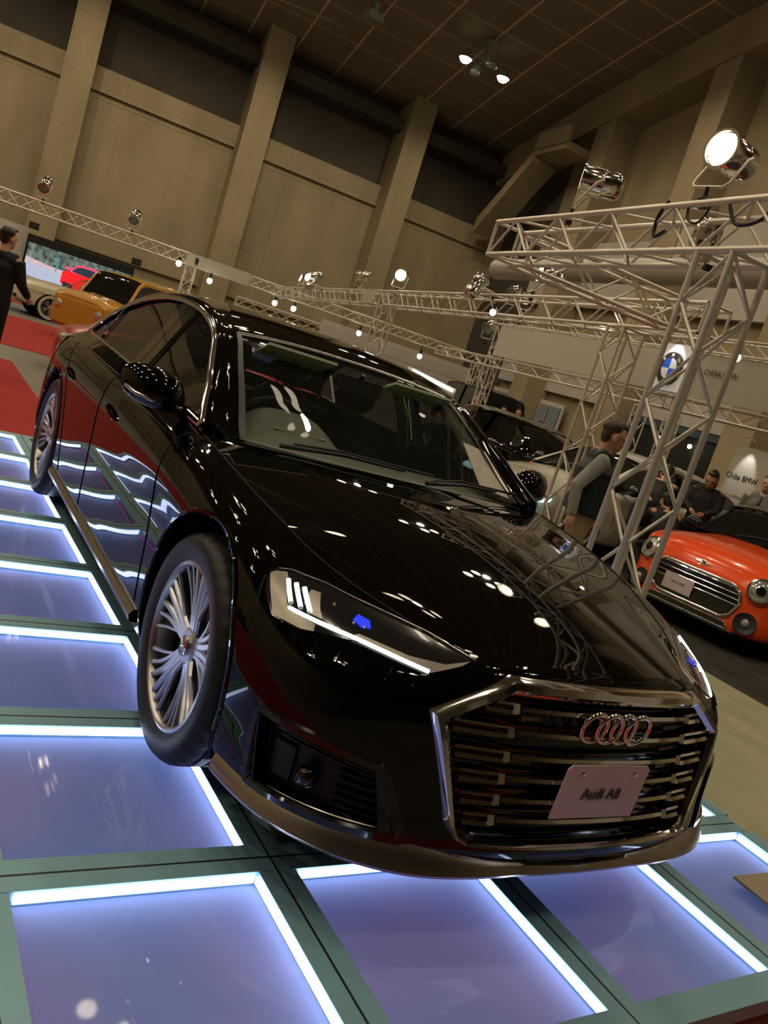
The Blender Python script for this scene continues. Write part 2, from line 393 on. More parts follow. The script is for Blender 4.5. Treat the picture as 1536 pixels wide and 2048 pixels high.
# ---- helpers that lay trim on the skin
def sx(y, z):
    """skin point straight ahead at y,z"""
    h = bvh.ray_cast(Vector((2, y, z)), Vector((-1, 0, 0)))
    return h[0], h[1]
def sth(t, z, x0=.2):
    d = Vector((math.cos(t), math.sin(t), 0)); h = bvh.ray_cast(Vector((x0, 0, z)) + d * 2, -d)
    n = h[1]
    if n is not None and n.dot(d) < 0: n = -n
    return h[0], n
def both(name, m, fn, parent=None, sm=35, label=None):
    """fn() -> MB for the right side (negative y); makes it and its mirror image"""
    parent = parent or (car, car); out = []
    r = fn()
    for s in (0, 1):
        q = MB(); q.v = list(r.v) if s == 0 else mirr(r.v); q.f = r.f; q.mi = r.mi
        o = q.build(name, m, parent[s], sm)
        if label: o['label'] = label
        out.append(o)
    return out
def conform(pts, off=.003, step=.014, dome=0, thick=0):
    """patch on the front skin bounded by 3D points (right side)"""
    P2 = [(math.atan2(p[1], p[0] - .2) * .7, p[2]) for p in pts]
    B = []
    for i in range(len(P2)):
        a, b = Vector(P2[i]), Vector(P2[(i + 1) % len(P2)]); n = max(1, int((b - a).length / step))
        B += [a.lerp(b, k / n) for k in range(n)]
    x0, x1 = min(b.x for b in B), max(b.x for b in B); z0, z1 = min(b.y for b in B), max(b.y for b in B)
    I = []
    y = x0 + step / 2
    while y < x1:
        z = z0 + step / 2
        while z < z1:
            if in_poly(y, z, [tuple(b) for b in B]) and min((Vector((y, z)) - b).length for b in B) > step * .6: I.append(Vector((y, z)))
            z += step
        y += step
    r = delaunay_2d_cdt(B + I, [], [list(range(len(B)))], 1, 1e-6)
    o = MB(); vs = []
    for v in r[0]:
        p, n = sth(v.x / .7, v.y); 
        if p is None: p, n = Vector((.4, -.9, v.y)), Vector((0, -1, 0))
        n = n.copy()
        for da, dz in ((.014, 0), (-.014, 0), (0, .01), (0, -.01)):
            q_, m_ = sth(v.x / .7 + da, v.y + dz)
            if m_ is not None: n += m_
        vs.append(p + n.normalized() * off)
    o.add(vs, [tuple(f) for f in r[2]])
    if thick:
        nb = len(vs); back = [Vector(v) - sth(w.x / .7, w.y)[1] * thick if sth(w.x / .7, w.y)[1] is not None else v for v, w in zip(vs, r[0])]
        bi = list(range(len(B)))
        k = len(o.v); o.v += [tuple(b) for b in back]
        for i in bi: o.f.append((i, (i + 1) % len(B), k + (i + 1) % len(B), k + i)); o.mi.append(0)
    return o
def onskin(pts, off=0, n=None):
    out = []
    src = resample(pts, n) if n else [Vector(p) for p in pts]
    for p in src:
        q, nn = sth(math.atan2(p[1], p[0] - .2), p[2])
        if q is None: q, nn = Vector(p), Vector((0, -1, 0))
        out.append((q + nn * off, nn))
    return out
def ribbon(pn, w, h, o=None):
    """bar of width w standing h off the surface along (point, normal) pairs"""
    o = o or MB(); G = []
    for i, (p, n) in enumerate(pn):
        t = (pn[min(i + 1, len(pn) - 1)][0] - pn[max(i - 1, 0)][0]).normalized(); s = t.cross(n).normalized()
        G.append([p - s * w / 2 - n * .004, p - s * w / 2 + n * h * .4, p - s * w * .3 + n * h, p + s * w * .3 + n * h, p + s * w / 2 + n * h * .4, p + s * w / 2 - n * .004])
    return o.grid(G, closeu=True)
R_ = lambda L: [(x, -abs(y), z) for x, y, z in L]
# ---- glass
gl = MB().grid([[Tp(i, v * .935) for v in VS] for i in range(IW0, IW1 + 1)])
ws = gl.build('windscreen', M['glass'], car)
gl = MB().grid([[Tp(i, v * .935) for v in VS] for i in range(IR0, IR1 + 1)])
gl.build('rear_window', M['side_glass'], car)
bl = MB()
for s in (1, -1): bl.grid([[Tp(i, s * v) + Vector((0, 0, .0015)) for v in (.905, .92, .94)] for i in range(0, IW1 + 1)])
bl.grid([[Tp(i, v * .935) + Vector((0, 0, .002)) for v in VS] for i in range(IW1 - 1, IW1 + 1)])
bl.build('windscreen_seal', M['black_trim'], car)
ch = MB(); ch.tube([Tp(IW1, v * .93) + Vector((0, 0, .002)) for v in VS], .0035, 6)
ch.build('header_strip', M['satin'], car)
def side_glass(x0, x1):
    def f():
        o = MB(); ids = [i for i in range(NK + 1) if x1 <= D[i].x <= x0]
        G = []
        for i in ids:
            b = belt(D[i].x); G.append([Vector((D[i].x, -(D[i].y * (1 - g) + b.y * g) + .012, D[i].z * (1 - g) + b.z * g)) for g in (0, .2, .4, .6, .8, 1)])
        return o.grid(G)
    return f
both('front_door_glass', M['side_glass'], side_glass(-.619, -1.66))
both('rear_door_glass', M['side_glass'], side_glass(-1.90, -2.80))
both('quarter_glass', M['side_glass'], side_glass(-2.82, -3.097))
def pil(x0, x1, off):
    def f():
        o = MB(); G = []
        for k in range(5):
            x = x0 + (x1 - x0) * k / 4; i = min(range(NK // 4, NK + 1), key=lambda i: abs(D[i].x - x)); b = belt(x)
            G.append([Vector((x, -(D[i].y * (1 - g) + b.y * g) - off, D[i].z * (1 - g) + b.z * g)) for g in (0, .25, .5, .75, 1)])
        o.grid(G)
        return o
    return f
both('door_pillar', M['black_gloss'], pil(-1.655, -1.775, .004))
both('door_pillar', M['black_gloss'], pil(-1.785, -1.905, .004))
both('quarter_divider', M['black_trim'], pil(-2.795, -2.825, .002))
def dlo():
    P = [Vector((p.x, -p.y - .004, p.z + .002)) for p in D]
    o = MB(); B = [belt(-.62 - 2.48 * i / 50) for i in range(51)]
    loop = P + [Vector((b.x, -b.y - .006, b.z - .004)) for b in reversed(B)]
    G = []
    n = len(loop)
    for i in range(n):
        t = (loop[(i + 1) % n] - loop[i - 1]).normalized(); nn = Vector((0, -.88, .46)); s = t.cross(nn).normalized()
        G.append([loop[i] - s * .014 - nn * .004, loop[i] - s * .013 + nn * .004, loop[i] - s * .007 + nn * .009, loop[i] + nn * .011, loop[i] + s * .007 + nn * .009, loop[i] + s * .013 + nn * .004, loop[i] + s * .014 - nn * .004])
    G.append(G[0]); return o.grid(G)
both('window_surround', M['chrome'], dlo)
# ---- door seams, shut lines
def seam(pts, n=24):
    def f():
        o = MB(); P = []
        for p in resample(pts, n):
            h = bvh.ray_cast(Vector((p[0], -2, p[2])), Vector((0, 1, 0)))
            P.append(h[0] + Vector((0, -.0006, 0)) if h[0] is not None else p)
        return o.tube(P, .0028, 6)
    return f
both('door_seam', M['black_matte'], seam([(-.50, -1, .30), (-.52, -1, .55), (-.58, -1, .80), (-.62, -1, .93)]))
both('door_seam', M['black_matte'], seam([(-1.70, -1, .30), (-1.70, -1, .60), (-1.72, -1, .96)]))
both('door_seam', M['black_matte'], seam([(-2.35, -1, .30), (-2.42, -1, .46), (-2.56, -1, .70), (-2.72, -1, .85), (-2.85, -1, .97)]))
both('bumper_seam', M['black_matte'], seam([(.33, -1, .735), (.36, -1, .70), (.395, -1, .66), (.41, -1, .60)]))
def handle(x):
    def f():
        o = MB(); pts = []
        for k in range(9):
            xx = x + .11 - .22 * k / 8; h = bvh.ray_cast(Vector((xx, -2, .80 + .004 * k)), Vector((0, 1, 0)))
            pts.append(h[0] + Vector((0, -.014 * math.sin(PI * k / 8) ** .5 - .002, 0)))
        return o.tube(pts, [.005] + [.010] * 7 + [.005], 8)
    return f
both('door_handle', M['black_paint'], handle(-1.45)); both('door_handle', M['black_paint'], handle(-2.55))
# sill blade: the bright strip along the bottom of the doors
def sill():
    o = MB(); G = []
    for k in range(41):
        x = -.46 - (WB - .92) * k / 40
        h = bvh.ray_cast(Vector((x, -2, .262)), Vector((0, 1, 0)))[0]; y = h.y
        G.append([Vector((x, y + .004, .285)), Vector((x, y - .012, .282)), Vector((x, y - .026, .262)), Vector((x, y - .020, .240)), Vector((x, y + .01, .232))])
    return o.grid(G)
both('sill_strip', M['satin'], sill)
# wheel arch lips and liners
def lip(cx):
    def f():
        o = MB(); P = []
        a0 = -math.asin((.375 - .215) / .405)
        for k in range(49):
            a = a0 + (PI - 2 * a0) * k / 48; x, z = cx + .405 * math.cos(a), .375 + .405 * math.sin(a)
            h = bvh.ray_cast(Vector((cx + .412 * math.cos(a), -2, .375 + .412 * math.sin(a))), Vector((0, 1, 0)))[0]
            P.append(Vector((x, (h.y if h is not None else -.94) - .001, z)))
        G = []
        for k, p in enumerate(P):
            c = Vector((cx, p.y, .375)); r = (p - c).normalized()
            G.append([p + r * .016 + Vector((0, .001, 0)), p + r * .010 + Vector((0, -.005, 0)), p + Vector((0, -.004, 0)), p - r * .004 + Vector((0, .01, 0)), p - r * .002 + Vector((0, .05, 0))])
        return o.grid(G)
    return f
both('wheel_arch_lip', M['black_paint'], lip(0)); both('wheel_arch_lip', M['black_paint'], lip(-WB))
def liner(cx):
    def f():
        o = MB(); G = []
        for y in (-.93, -.55):
            G.append([Vector((cx + .418 * math.cos(a), y, .375 + .418 * math.sin(a))) for a in [(-.45 + (PI + .9) * k / 40) for k in range(41)]])
        o.grid(G); n = 41
        o.add([Vector((cx, -.55, .375))] + G[1], [(0, i + 1, i + 2) for i in range(40)])
        return o
    return f
both('wheel_housing', M['black_matte'], liner(0)); both('wheel_housing', M['black_matte'], liner(-WB))
# underside
und = MB(); us = [(p[0], p[1]) for p in BG[0]][::6]
pl = [(x, y) for x, y in us if not (abs(x) < .43 or abs(x + WB) < .43)]
und.box((.67, 0, .215), (.42, 1.25, .02)); und.box((-WB / 2, 0, .205), (WB - .92, 1.78, .03)); und.box((-3.75, 0, .27), (.55, 1.3, .03))
und.box((0, 0, .24), (.95, 1.05, .03)); und.box((-WB, 0, .26), (1.1, 1.05, .03))
und.build('underbody', M['black_matte'], car)
# ================================================================ sedan: nose, lamps, wheels, mirrors, cabin
def grille_ring(inset):
    P = [Vector(p) for p in GRILLE_FULL]; n = len(P); out = []
    for i in range(n):
        a, b, c = P[i - 1], P[i], P[(i + 1) % n]
        d1 = (b - a).normalized(); d2 = (c - b).normalized()
        n1 = Vector((d1.y, -d1.x)); n2 = Vector((d2.y, -d2.x)); m = (n1 + n2); m = m / max(m.dot(n1), .3) if m.length > 1e-6 else n1
        out.append(b + m * inset)
    return out
def ring_pts(inset, off, per=14):
    R = grille_ring(inset); o = []
    for i in range(len(R)):
        a, b = R[i], R[(i + 1) % len(R)]
        A0, B0 = Vector(GRILLE_FULL[i]), Vector(GRILLE_FULL[(i + 1) % len(R)])
        fw = lambda p_, g_: g_ + (p_ - g_) * (.42 if g_.y < .302 else .75 if g_.y < .34 else 1)
        a, b = fw(a, A0), fw(b, B0); k_ = max(2, int((Vector(b) - Vector(a)).length / .03))
        base_a, base_b = Vector(GRILLE_FULL[i]), Vector(GRILLE_FULL[(i + 1) % len(R)]); k_ = max(2, int((base_b - base_a).length / .03))
        for j in range(k_):
            q = a.lerp(b, j / k_); h, nn = sx(q.x, q.y)
            if h is None: h = Vector((.85, q.x, q.y))
            o.append(h + Vector((off, 0, 0)))
    return o
# the sign of the inset: test which way is inward
sgn = -1 if grille_ring(.01)[0].length > Vector(GRILLE_FULL[0]).length else 1
fr = MB()
G = [ring_pts(sgn * i_, o_) for i_, o_ in ((-.006, -.004), (-.004, .008), (.004, .020), (.020, .018), (.034, .004), (.036, -.04))]
fr.grid([list(c) for c in G], closeu=True)
fr.build('grille_frame', M['chrome'], car, 28)
bk = MB(); Gb = []
for k in range(21):
    z = .29 + (.725 - .29) * k / 20; r = []
    for j in range(41):
        y = -.585 + 1.17 * j / 40; h, nn = sx(y, z); r.append((h if h is not None else Vector((.8, y, z))) + Vector((-.055, 0, 0)))
    Gb.append(r)
bk.grid(Gb); bk.build('grille_backing', M['black_gloss'], car)
def gx(y, z): return sx(y, z)[0].x
SL = [(.645, .44), (.583, .52), (.520, .500), (.462, .475), (.405, .455), (.350, .435)]
for z, ye in SL:
    o = MB()
    def bar(y0, y1, z, h, d, n=10, dz=0):
        G = []
        for k in range(n + 1):
            y = y0 + (y1 - y0) * k / n; x = gx(y, z) - .006
            G.append([Vector((x - .03, y, z - h / 2)), Vector((x, y, z - h / 2)), Vector((x + d, y, z - h * .45)), Vector((x + d * .35, y, z + h * .45)), Vector((x, y, z + h / 2)), Vector((x - .03, y, z + h / 2))])
        o.grid(G, closeu=True); e = len(G[0])
        b = len(o.v) - e * (n + 1); o.f += [tuple(range(b, b + e)), tuple(range(b + n * e, b + n * e + e))]; o.mi += [0, 0]
    bar(-.335, .335, z, .0105, .009, 24)
    for s in (1, -1):
        bar(s * ye, s * .360, z + .010, .006, .008); bar(s * ye, s * .360, z - .011, .010, .012)
        x = gx(s * .345, z) - .004
        o.prism([(x - .03, z - .016), (x + .004, z - .016), (x + .010, z - .010), (x - .002, z + .013), (x - .03, z + .013)], 'y', s * .338, s * .362) if False else o.add([(x - .03, s * .336, z - .013), (x + .007, s * .338, z - .013), (x - .001, s * .340, z + .011), (x - .03, s * .340, z + .011), (x - .03, s * .364, z - .016), (x + .007, s * .362, z - .016), (x - .001, s * .362, z + .013), (x - .03, s * .362, z + .013)], [(0, 1, 2, 3), (7, 6, 5, 4), (0, 4, 5, 1), (1, 5, 6, 2), (2, 6, 7, 3), (3, 7, 4, 0)])
    o.build('grille_slat', M['chrome'], car, 25)
# rings
rg = []
for k in range(4):
    yc = -.087 + .058 * k; x = gx(yc, .62) + .016
    mtx = Matrix.Translation((x, yc, .62)) @ Matrix.Rotation(.12, 4, 'Y') @ Matrix.Rotation(PI / 2, 4, 'Y')
    o = MB(); o.tube([mtx @ Vector((.045 * math.cos(a), .045 * math.sin(a), .002 * (k % 2))) for a in [2 * PI * i / 40 for i in range(40)]], .0072, 10, closed=True)
    o.build('emblem_ring', M['chrome'], car, 60)
def text(body_, size, loc, rot, m, parent, name, ext=.0015, bold=0):
    c = bpy.data.curves.new(name, 'FONT'); c.body = body_; c.size = size; c.align_x = 'CENTER'; c.align_y = 'CENTER'; c.extrude = ext; c.offset = bold
    t = bpy.data.objects.new(name + '_tmp', c); COL.objects.link(t); bpy.context.view_layer.update()
    me = bpy.data.meshes.new_from_object(t.evaluated_get(bpy.context.evaluated_depsgraph_get())); bpy.data.objects.remove(t, do_unlink=True)
    o = bpy.data.objects.new(name, me); COL.objects.link(o); me.materials.clear(); me.materials.append(m)
    if parent is not None: o.parent = parent
    o.location = loc; o.rotation_euler = rot; return o
# number plate with the name on it
PX, PZ, TI = .932, .443, .03
pm = Matrix.Translation((PX, 0, PZ)) @ Matrix.Rotation(TI, 4, 'Y')
o = MB(); hw, hh = .165, .0825
oc = [(-hw, hh - .012), (-hw + .012, hh), (hw - .012, hh), (hw, hh - .012), (hw, -hh), (-hw, -hh)]
vs = [pm @ Vector((.0, y, z)) for y, z in oc] + [pm @ Vector((-.004, y, z)) for y, z in oc]
o.add(vs, [tuple(range(6)), tuple(range(11, 5, -1))] + [(i, (i + 1) % 6, 6 + (i + 1) % 6, 6 + i) for i in range(6)])
plate = o.build('number_plate', M['plate'], car, 20)
text('Audi A8', .046, (PX + .0025, 0.0, PZ - .006), (PI / 2, 0, PI / 2), M['ink'], plate, 'plate_lettering', .0008, .0006)
for y in (-.105, .105):
    b = MB(); b.lathe([(.0001, .006), (.005, .0055), (.008, .003), (.008, 0)], 14, pm @ Matrix.Translation((0, y, .058)) @ Matrix.Rotation(PI / 2, 4, 'Y')); b.build('plate_bolt', M['chrome'], plate)
o = MB(); o.box((PX - .03, 0, PZ), (.05, .20, .08)); o.build('plate_bracket', M['black_trim'], car)
text('quattro', .022, (gx(-.275, .613) - .028, -.275, .613), (PI / 2, 0, PI / 2), M['lamp_metal'], car, 'badge_lettering', .002)
# bottom of the nose: bright lip
def lipf():
    o = MB(); G = []
    base = [(.43, -.93), (.50, -.90), (.60, -.86), (.70, -.80), (.79, -.72), (.86, -.60), (.90, -.45), (.925, -.25), (.935, 0)]
    for p, n in onskin([(x, y, .24) for x, y in base], 0, 60):
        t = abs(p.y) / .93; zt = .258 + .024 * math.sin(PI * min(1, max(0, (t - .35) / .65))) - .040 * (1 - min(1, t / .6)); w = .012 + .022 * math.sin(PI * min(1, max(0, (t - .25) / .75)))
        nn = Vector((n.x, n.y, 0)).normalized()
        q = Vector((p.x, p.y, 0))
        G.append([q + nn * -.012 + Vector((0, 0, zt)), q + nn * (w * .55) + Vector((0, 0, (zt + .215) / 2 + .004)), q + nn * w + Vector((0, 0, .216)), q + nn * (w + .004) + Vector((0, 0, .206)), q + nn * (w - .004) + Vector((0, 0, .194)), q + nn * (w * .3 - .006) + Vector((0, 0, .186)), q - nn * .06 + Vector((0, 0, .184))])
    return o.grid(G)
both('chin_strip', M['satin'], lipf, sm=50)
# side air intakes
def ipanel():
    o = conform(R_([(.565, .90, .44), (.80, .675, .42), (.862, .600, .28), (.590, .89, .272)]), -.05)
    return o
both('intake_panel', M['black_trim'], ipanel)
def iframe():
    c = R_([(.545, .908, .452), (.68, .80, .448), (.805, .668, .432), (.835, .63, .35), (.868, .590, .272), (.72, .78, .262), (.57, .897, .258), (.552, .902, .35), (.545, .908, .452)])
    return ribbon(onskin(c, -.004, 90), .030, .012)
both('intake_frame', M['black_gloss'], iframe)
def ifin():
    o = MB()
    o = ribbon(onskin(R_([(.56, .90, .44), (.575, .895, .36), (.600, .885, .275)]), -.035, 12), .012, .045, o)
    return o
both('intake_fin', M['black_paint'], ifin)
def iblade():
    return conform(R_([(.80, .675, .418), (.822, .645, .418), (.876, .565, .268), (.835, .63, .268)]), .004, thick=.03)
both('intake_blade', M['black_gloss'], iblade)
def islats():
    o = MB()
    for k in range(6):
        z = .40 - .02 * k
        ribbon(onskin(R_([(.745, .735, z), (.80, .67, z), (.835, .62, z)]), -.045, 8), .006, .015, o)
    ribbon(onskin(R_([(.60, .88, .425), (.70, .785, .422), (.80, .67, .41)]), -.045, 20), .008, .03, o)
    ribbon(onskin(R_([(.60, .88, .410), (.70, .785, .407), (.80, .67, .395)]), -.045, 20), .006, .02, o)
    return o
both('intake_louvre', M['black_trim'], islats)
def dome():
    p, n = sth(math.atan2(-.805, .50), .343); o = MB(); o.ell(p - n * .02, (.030, .030, .030), 16); return o
both('parking_sensor', M['black_gloss'], dome)
def sensorpad(): return conform(R_([(.60, .885, .385), (.655, .84, .385), (.66, .835, .30), (.605, .88, .30)]), -.038, thick=.01)
both('sensor_pad', M['black_trim'], sensorpad)
# lamps
HL = [(.335, -.862, .752), (.352, -.831, .760), (.42, -.765, .757), (.487, -.701, .749), (.565, -.62, .742), (.647, -.546, .735), (.715, -.503, .726), (.771, -.466, .721), (.775, -.52, .70), (.758, -.582, .674), (.69, -.655, .680), (.623, -.719, .685), (.57, -.785, .675), (.523, -.844, .662), (.444, -.892, .663), (.38, -.89, .70), (.33, -.880, .743)]
hl = both('headlight', M['black_gloss'], lambda: conform(HL, .0025, .01, thick=.01))
P_hl = (hl[0], hl[1])
both('bezel', M['lamp_metal'], lambda: conform([(.335, -.862, .750), (.352, -.833, .757), (.372, -.838, .748), (.44, -.862, .702), (.455, -.856, .690), (.53, -.802, .684), (.545, -.81, .670), (.523, -.842, .664), (.446, -.888, .666), (.335, -.877, .742)], .005, .008, thick=.003), P_hl)
both('bezel', M['lamp_metal'], lambda: conform([(.775, -.50, .707), (.764, -.47, .719), (.745, -.53, .699), (.70, -.615, .692), (.60, -.712, .697), (.60, -.735, .690), (.70, -.640, .684), (.758, -.577, .676)], .005, .008, thick=.003), P_hl)
both('bezel', M['lamp_metal'], lambda: conform([(.43, -.79, .742), (.45, -.775, .742), (.50, -.785, .712), (.53, -.79, .698), (.50, -.81, .699), (.46, -.81, .714)], .005, .008, thick=.003), P_hl)
both('running_light', M['led'], lambda: ribbon(onskin([(.457, -.854, .693), (.533, -.798, .690), (.619, -.718, .687), (.755, -.580, .677)], .006, 40), .0095, .004), P_hl)
for a, b in (((.379, -.841, .744), (.448, -.853, .704)), ((.400, -.826, .742), (.474, -.835, .703)), ((.421, -.811, .740), (.497, -.817, .702))):
    both('light_bar', M['led'], lambda: ribbon(onskin([a, b], .006, 8), .0125, .004), P_hl)
both('lamp_module', M['lamp_blue'], lambda: conform([(.545, -.70, .728), (.575, -.68, .724), (.60, -.685, .712), (.585, -.70, .708), (.555, -.715, .716)], .0065, .008), P_hl)
for a in ((.56, -.705, .712), (.585, -.69, .711), (.50, -.76, .731)):
    p_b, n_b = sth(math.atan2(a[1], a[0] - .2), a[2]); both('lamp_lens_bead', M['chrome'], lambda: MB().ell(p_b + n_b * .006, (.005, .005, .005), 8), P_hl)
both('headlight_lens', M['lens'], lambda: conform(HL, .0125, .012), P_hl)
both('lamp_edge_glint', M['satin'], lambda: ribbon(onskin([(.335, -.866, .757), (.352, -.833, .764), (.42, -.765, .761), (.487, -.701, .753), (.565, -.62, .746), (.647, -.546, .739), (.715, -.503, .730), (.775, -.462, .724)], .001, 50), .003, .006), P_hl)  # added satin line imitating the glint along the bonnet gap
for k in range(6):
    f = k / 5
    both('lamp_vane', M['black_gloss'], lambda: ribbon(onskin([(.52 + .22 * f, -.84 + .25 * f, .655 + .004 * f), (.53 + .215 * f, -.842 + .24 * f, .628 + .006 * f)], .0, 4), .006, .006), P_hl)
# bonnet shut line
for s in (1, -1):
    o = MB(); o.tube([(p[0], p[1] * s, p[2] + .001) for p in side_edge[8:]][::3], .0028, 6); o.build('bonnet_gap', M['black_matte'], car)
cw = MB(); cp = resample(cowl, 40)
rows_ = []
for k, p in enumerate(cp[:-1]):
    i_ = max(0, min(1, p.y / .71)); g = Tp(0, .935 * i_) + Vector((.0, 0, -.006)); rows_.append([Vector((p.x, p.y, p.z - .001)), Vector(((p.x * .6 + g.x * .4), (p.y * .6 + g.y * .4), min(p.z, g.z) - .016)), Vector((g.x - .02, g.y, g.z - .004))])
cw.grid(rows_); cw.grid([[(q[0], -q[1], q[2]) for q in r] for r in rows_]); cw.build('cowl', M['black_trim'], car)
def wiper(y0, y1, x0, x1):
    arm = MB(); arm.tube([(x0, y0, .972), ((x0 + x1) / 2, (y0 + y1) / 2, .998), (x1, y1, 1.0)], [.010, .007, .005], 8); a = arm.build('wiper_arm', M['black_trim'], car)
    b = MB(); b.tube([(x0 - .02, y0 + (y1 - y0) * .12, .985), ((x0 + x1) / 2 - .03, (y0 + y1) / 2, 1.006), (x1 - .02, y1 + (y1 - y0) * .3, 1.006)], .006, 6); b.build('wiper_blade', M['black_trim'], a)
wiper(-.55, -.02, -.55, -.475); wiper(.10, .52, -.475, -.535)
# ---- mirrors
def mirror():
    o = MB(); prof = []
    # shell: loft of rings from the inner end to the outer end
    secs = [(-.925, .030, .030, -.60, 1.025), (-.945, .060, .055, -.60, 1.035), (-.985, .085, .070, -.605, 1.045), (-1.05, .092, .074, -.62, 1.052), (-1.11, .080, .066, -.64, 1.056), (-1.145, .055, .046, -.66, 1.058), (-1.16, .012, .010, -.67, 1.058)]
    G = []
    for y, rx, rz, cx, cz in secs:
        G.append([Vector((cx + rx * (abs(math.cos(a)) ** .8) * (1 if math.cos(a) > 0 else -.55), y, cz + rz * (abs(math.sin(a)) ** .85) * (1 if math.sin(a) > 0 else -1) + .02 * math.cos(a) * -1)) for a in [2 * PI * k / 28 for k in range(28)]])
    o.grid(G, closeu=True); return o
def shift(mb, d):
    mb.v = [(v[0] + d[0], v[1] + d[1], v[2] + d[2]) for v in mb.v]; return mb
MS = (-.23, .058, -.016)
mr = both('door_mirror', M['black_paint'], lambda: shift(mirror(), MS), sm=60)
P_m = (mr[0], mr[1])
both('mirror_foot', M['black_paint'], lambda: shift(MB().tube([(-.60, -.89, .972), (-.60, -.92, .99), (-.605, -.96, 1.01)], [.035, .026, .03], 10), MS), P_m)
both('mirror_trim', M['satin'], lambda: shift(MB().tube([(-.545, -.94, 1.005), (-.53, -.99, 1.005), (-.54, -1.06, 1.01), (-.565, -1.12, 1.02), (-.61, -1.15, 1.035)], .0065, 8), MS), P_m)
def mglass():
    G = []
    o = MB()
    c = [Vector((-.662 - .1 * 0, -1.04 + .082 * (abs(math.cos(a)) ** .7) * (1 if math.cos(a) > 0 else -1), 1.05 + .052 * (abs(math.sin(a)) ** .7) * (1 if math.sin(a) > 0 else -1))) for a in [2 * PI * k / 24 for k in range(24)]]
    return o.add(c, [tuple(range(24))])
both('mirror_glass', M['chrome'], lambda: shift(mglass(), MS), P_m)
both('sail_panel', M['black_gloss'], lambda: MB().add([(-.60, -.852, .972), (-.70, -.818, 1.038), (-.78, -.838, .98)], [(0, 1, 2)]))
# ---- wheels (face towards -y)
def make_wheel():
    w = bpy.data.objects.new('wheel', None)
    # built about origin, axle along local z, outside = +z
    t = MB(); prof = [(.262, .105), (.272, .112), (.290, .119), (.318, .122), (.340, .116), (.353, .100)]
    prof += [(.360, .085), (.362, .060), (.3555, .058), (.3555, .050), (.362, .048), (.362, .016), (.3555, .014), (.3555, .004), (.362, .002), (.362, -.040), (.3555, -.042), (.3555, -.05), (.362, -.052), (.360, -.085), (.350, -.105), (.31, -.118), (.262, -.105)]
    N = 144; G = []
    for (r, h) in prof:
        rr = []
        for j in range(N):
            a = 2 * PI * j / N; g = 0
            if r > .352 and abs(h) > .056 and j % 4 == 0: g = .006
            sft = .03 * abs(h) / .1
            if .28 < r < .30 and h > 0 and (j % 24) < 8: g = -.0012
            rr.append(Vector(((r - g) * math.cos(a + sft), (r - g) * math.sin(a + sft), h)))
        G.append(rr)
    t.grid(G, closeu=True)
    parts = [('tyre', t, M['rubber'], 50)]
    r = MB(); r.lathe([(.268, .100), (.266, .108), (.258, .110), (.250, .104), (.246, .090), (.240, .02), (.236, -.09), (.262, -.105)], 72)
    parts.append(('rim', r, M['wheel'], 50))
    sp = MB()
    def spoke(pts, w0, w1, d):
        """pts (r, ang, h); tapered ridge"""
        G = []; n = len(pts)
        P = [Vector((a * math.cos(b), a * math.sin(b), c)) for a, b, c in pts]; P = spline([tuple(p) for p in P], 14)
        for i, p in enumerate(P):
            tt = (P[min(i + 1, 14)] - P[max(i - 1, 0)]).normalized(); s = tt.cross(Vector((0, 0, 1))).normalized(); w_ = w0 + (w1 - w0) * i / 14
            z = Vector((0, 0, 1)); G.append([p - s * w_ * .8 - z * d, p - s * w_ - z * .008, p - s * w_ * .55, p + s * w_ * .55, p + s * w_ - z * .008, p + s * w_ * .8 - z * d])
        sp.grid(G, closeu=True)
    hub = .085; out = .100
    for k in range(5):
        a = 2 * PI * k / 5 + .2
        for s in (1, -1):
            spoke([(.040, a + s * .22, hub - .012), (.11, a + s * .09, hub - .004), (.18, a + s * .085, hub + .004), (.250, a + s * .115, out)], .015, .011, .026)
            spoke([(.045, a + s * .45, hub - .014), (.12, a + s * .25, hub - .006), (.19, a + s * .245, hub + .002), (.250, a + s * .285, out)], .012, .009, .024)
            spoke([(.10, a + s * .27, hub - .008), (.17, a + s * .39, hub), (.250, a + s * .47, out)], .007, .008, .02)
    sp.lathe([(.0001, .078), (.052, .078), (.062, .070), (.064, .045)], 40)
    parts.append(('spokes', sp, M['wheel'], 30))
    c = MB(); c.lathe([(.0001, .094), (.026, .093), (.032, .088), (.033, .078)], 28); parts.append(('hub_cap', c, M['chrome'], 40))
    d = MB(); d.lathe([(.0001, .045), (.08, .045), (.085, .030), (.19, .030), (.192, .024), (.192, .006), (.0001, .006)], 48); parts.append(('brake_disc', d, M['wheel_dark'], 40))
    b = MB(); b.lathe([(.0001, -.02), (.243, -.02), (.243, -.03)], 40); parts.append(('wheel_back', b, M['black_matte'], 40))
    cal = MB(); cal.box((.155, .0, .03), (.075, .15, .06)); parts.append(('brake_caliper', cal, M['wheel_dark'], 30))
    return parts
WPARTS = make_wheel(); WM = [(n, p.mesh(n), m, s) for n, p, m, s in WPARTS]
for n, me, m, s in WM: me.materials.append(m); smooth(me, s)
def place_wheel(x, side, z=.362, parent=None, yc=WY - .122, scale=1, spin=0, meshes=None):
    w = empty('wheel', (x, side * yc, z)); w.parent = parent
    w.rotation_mode = 'ZYX'; w.rotation_euler = (PI / 2 * (1 if side < 0 else -1), 0, spin); w.scale = (scale,) * 3
    for n, me, m, s in (meshes or WM):
        o = bpy.data.objects.new(n, me); COL.objects.link(o); o.parent = w
    return w
for x, sp_ in ((0, .12), (-WB, .5)):
    for s in (-1, 1): place_wheel(x, s, parent=car, spin=sp_)
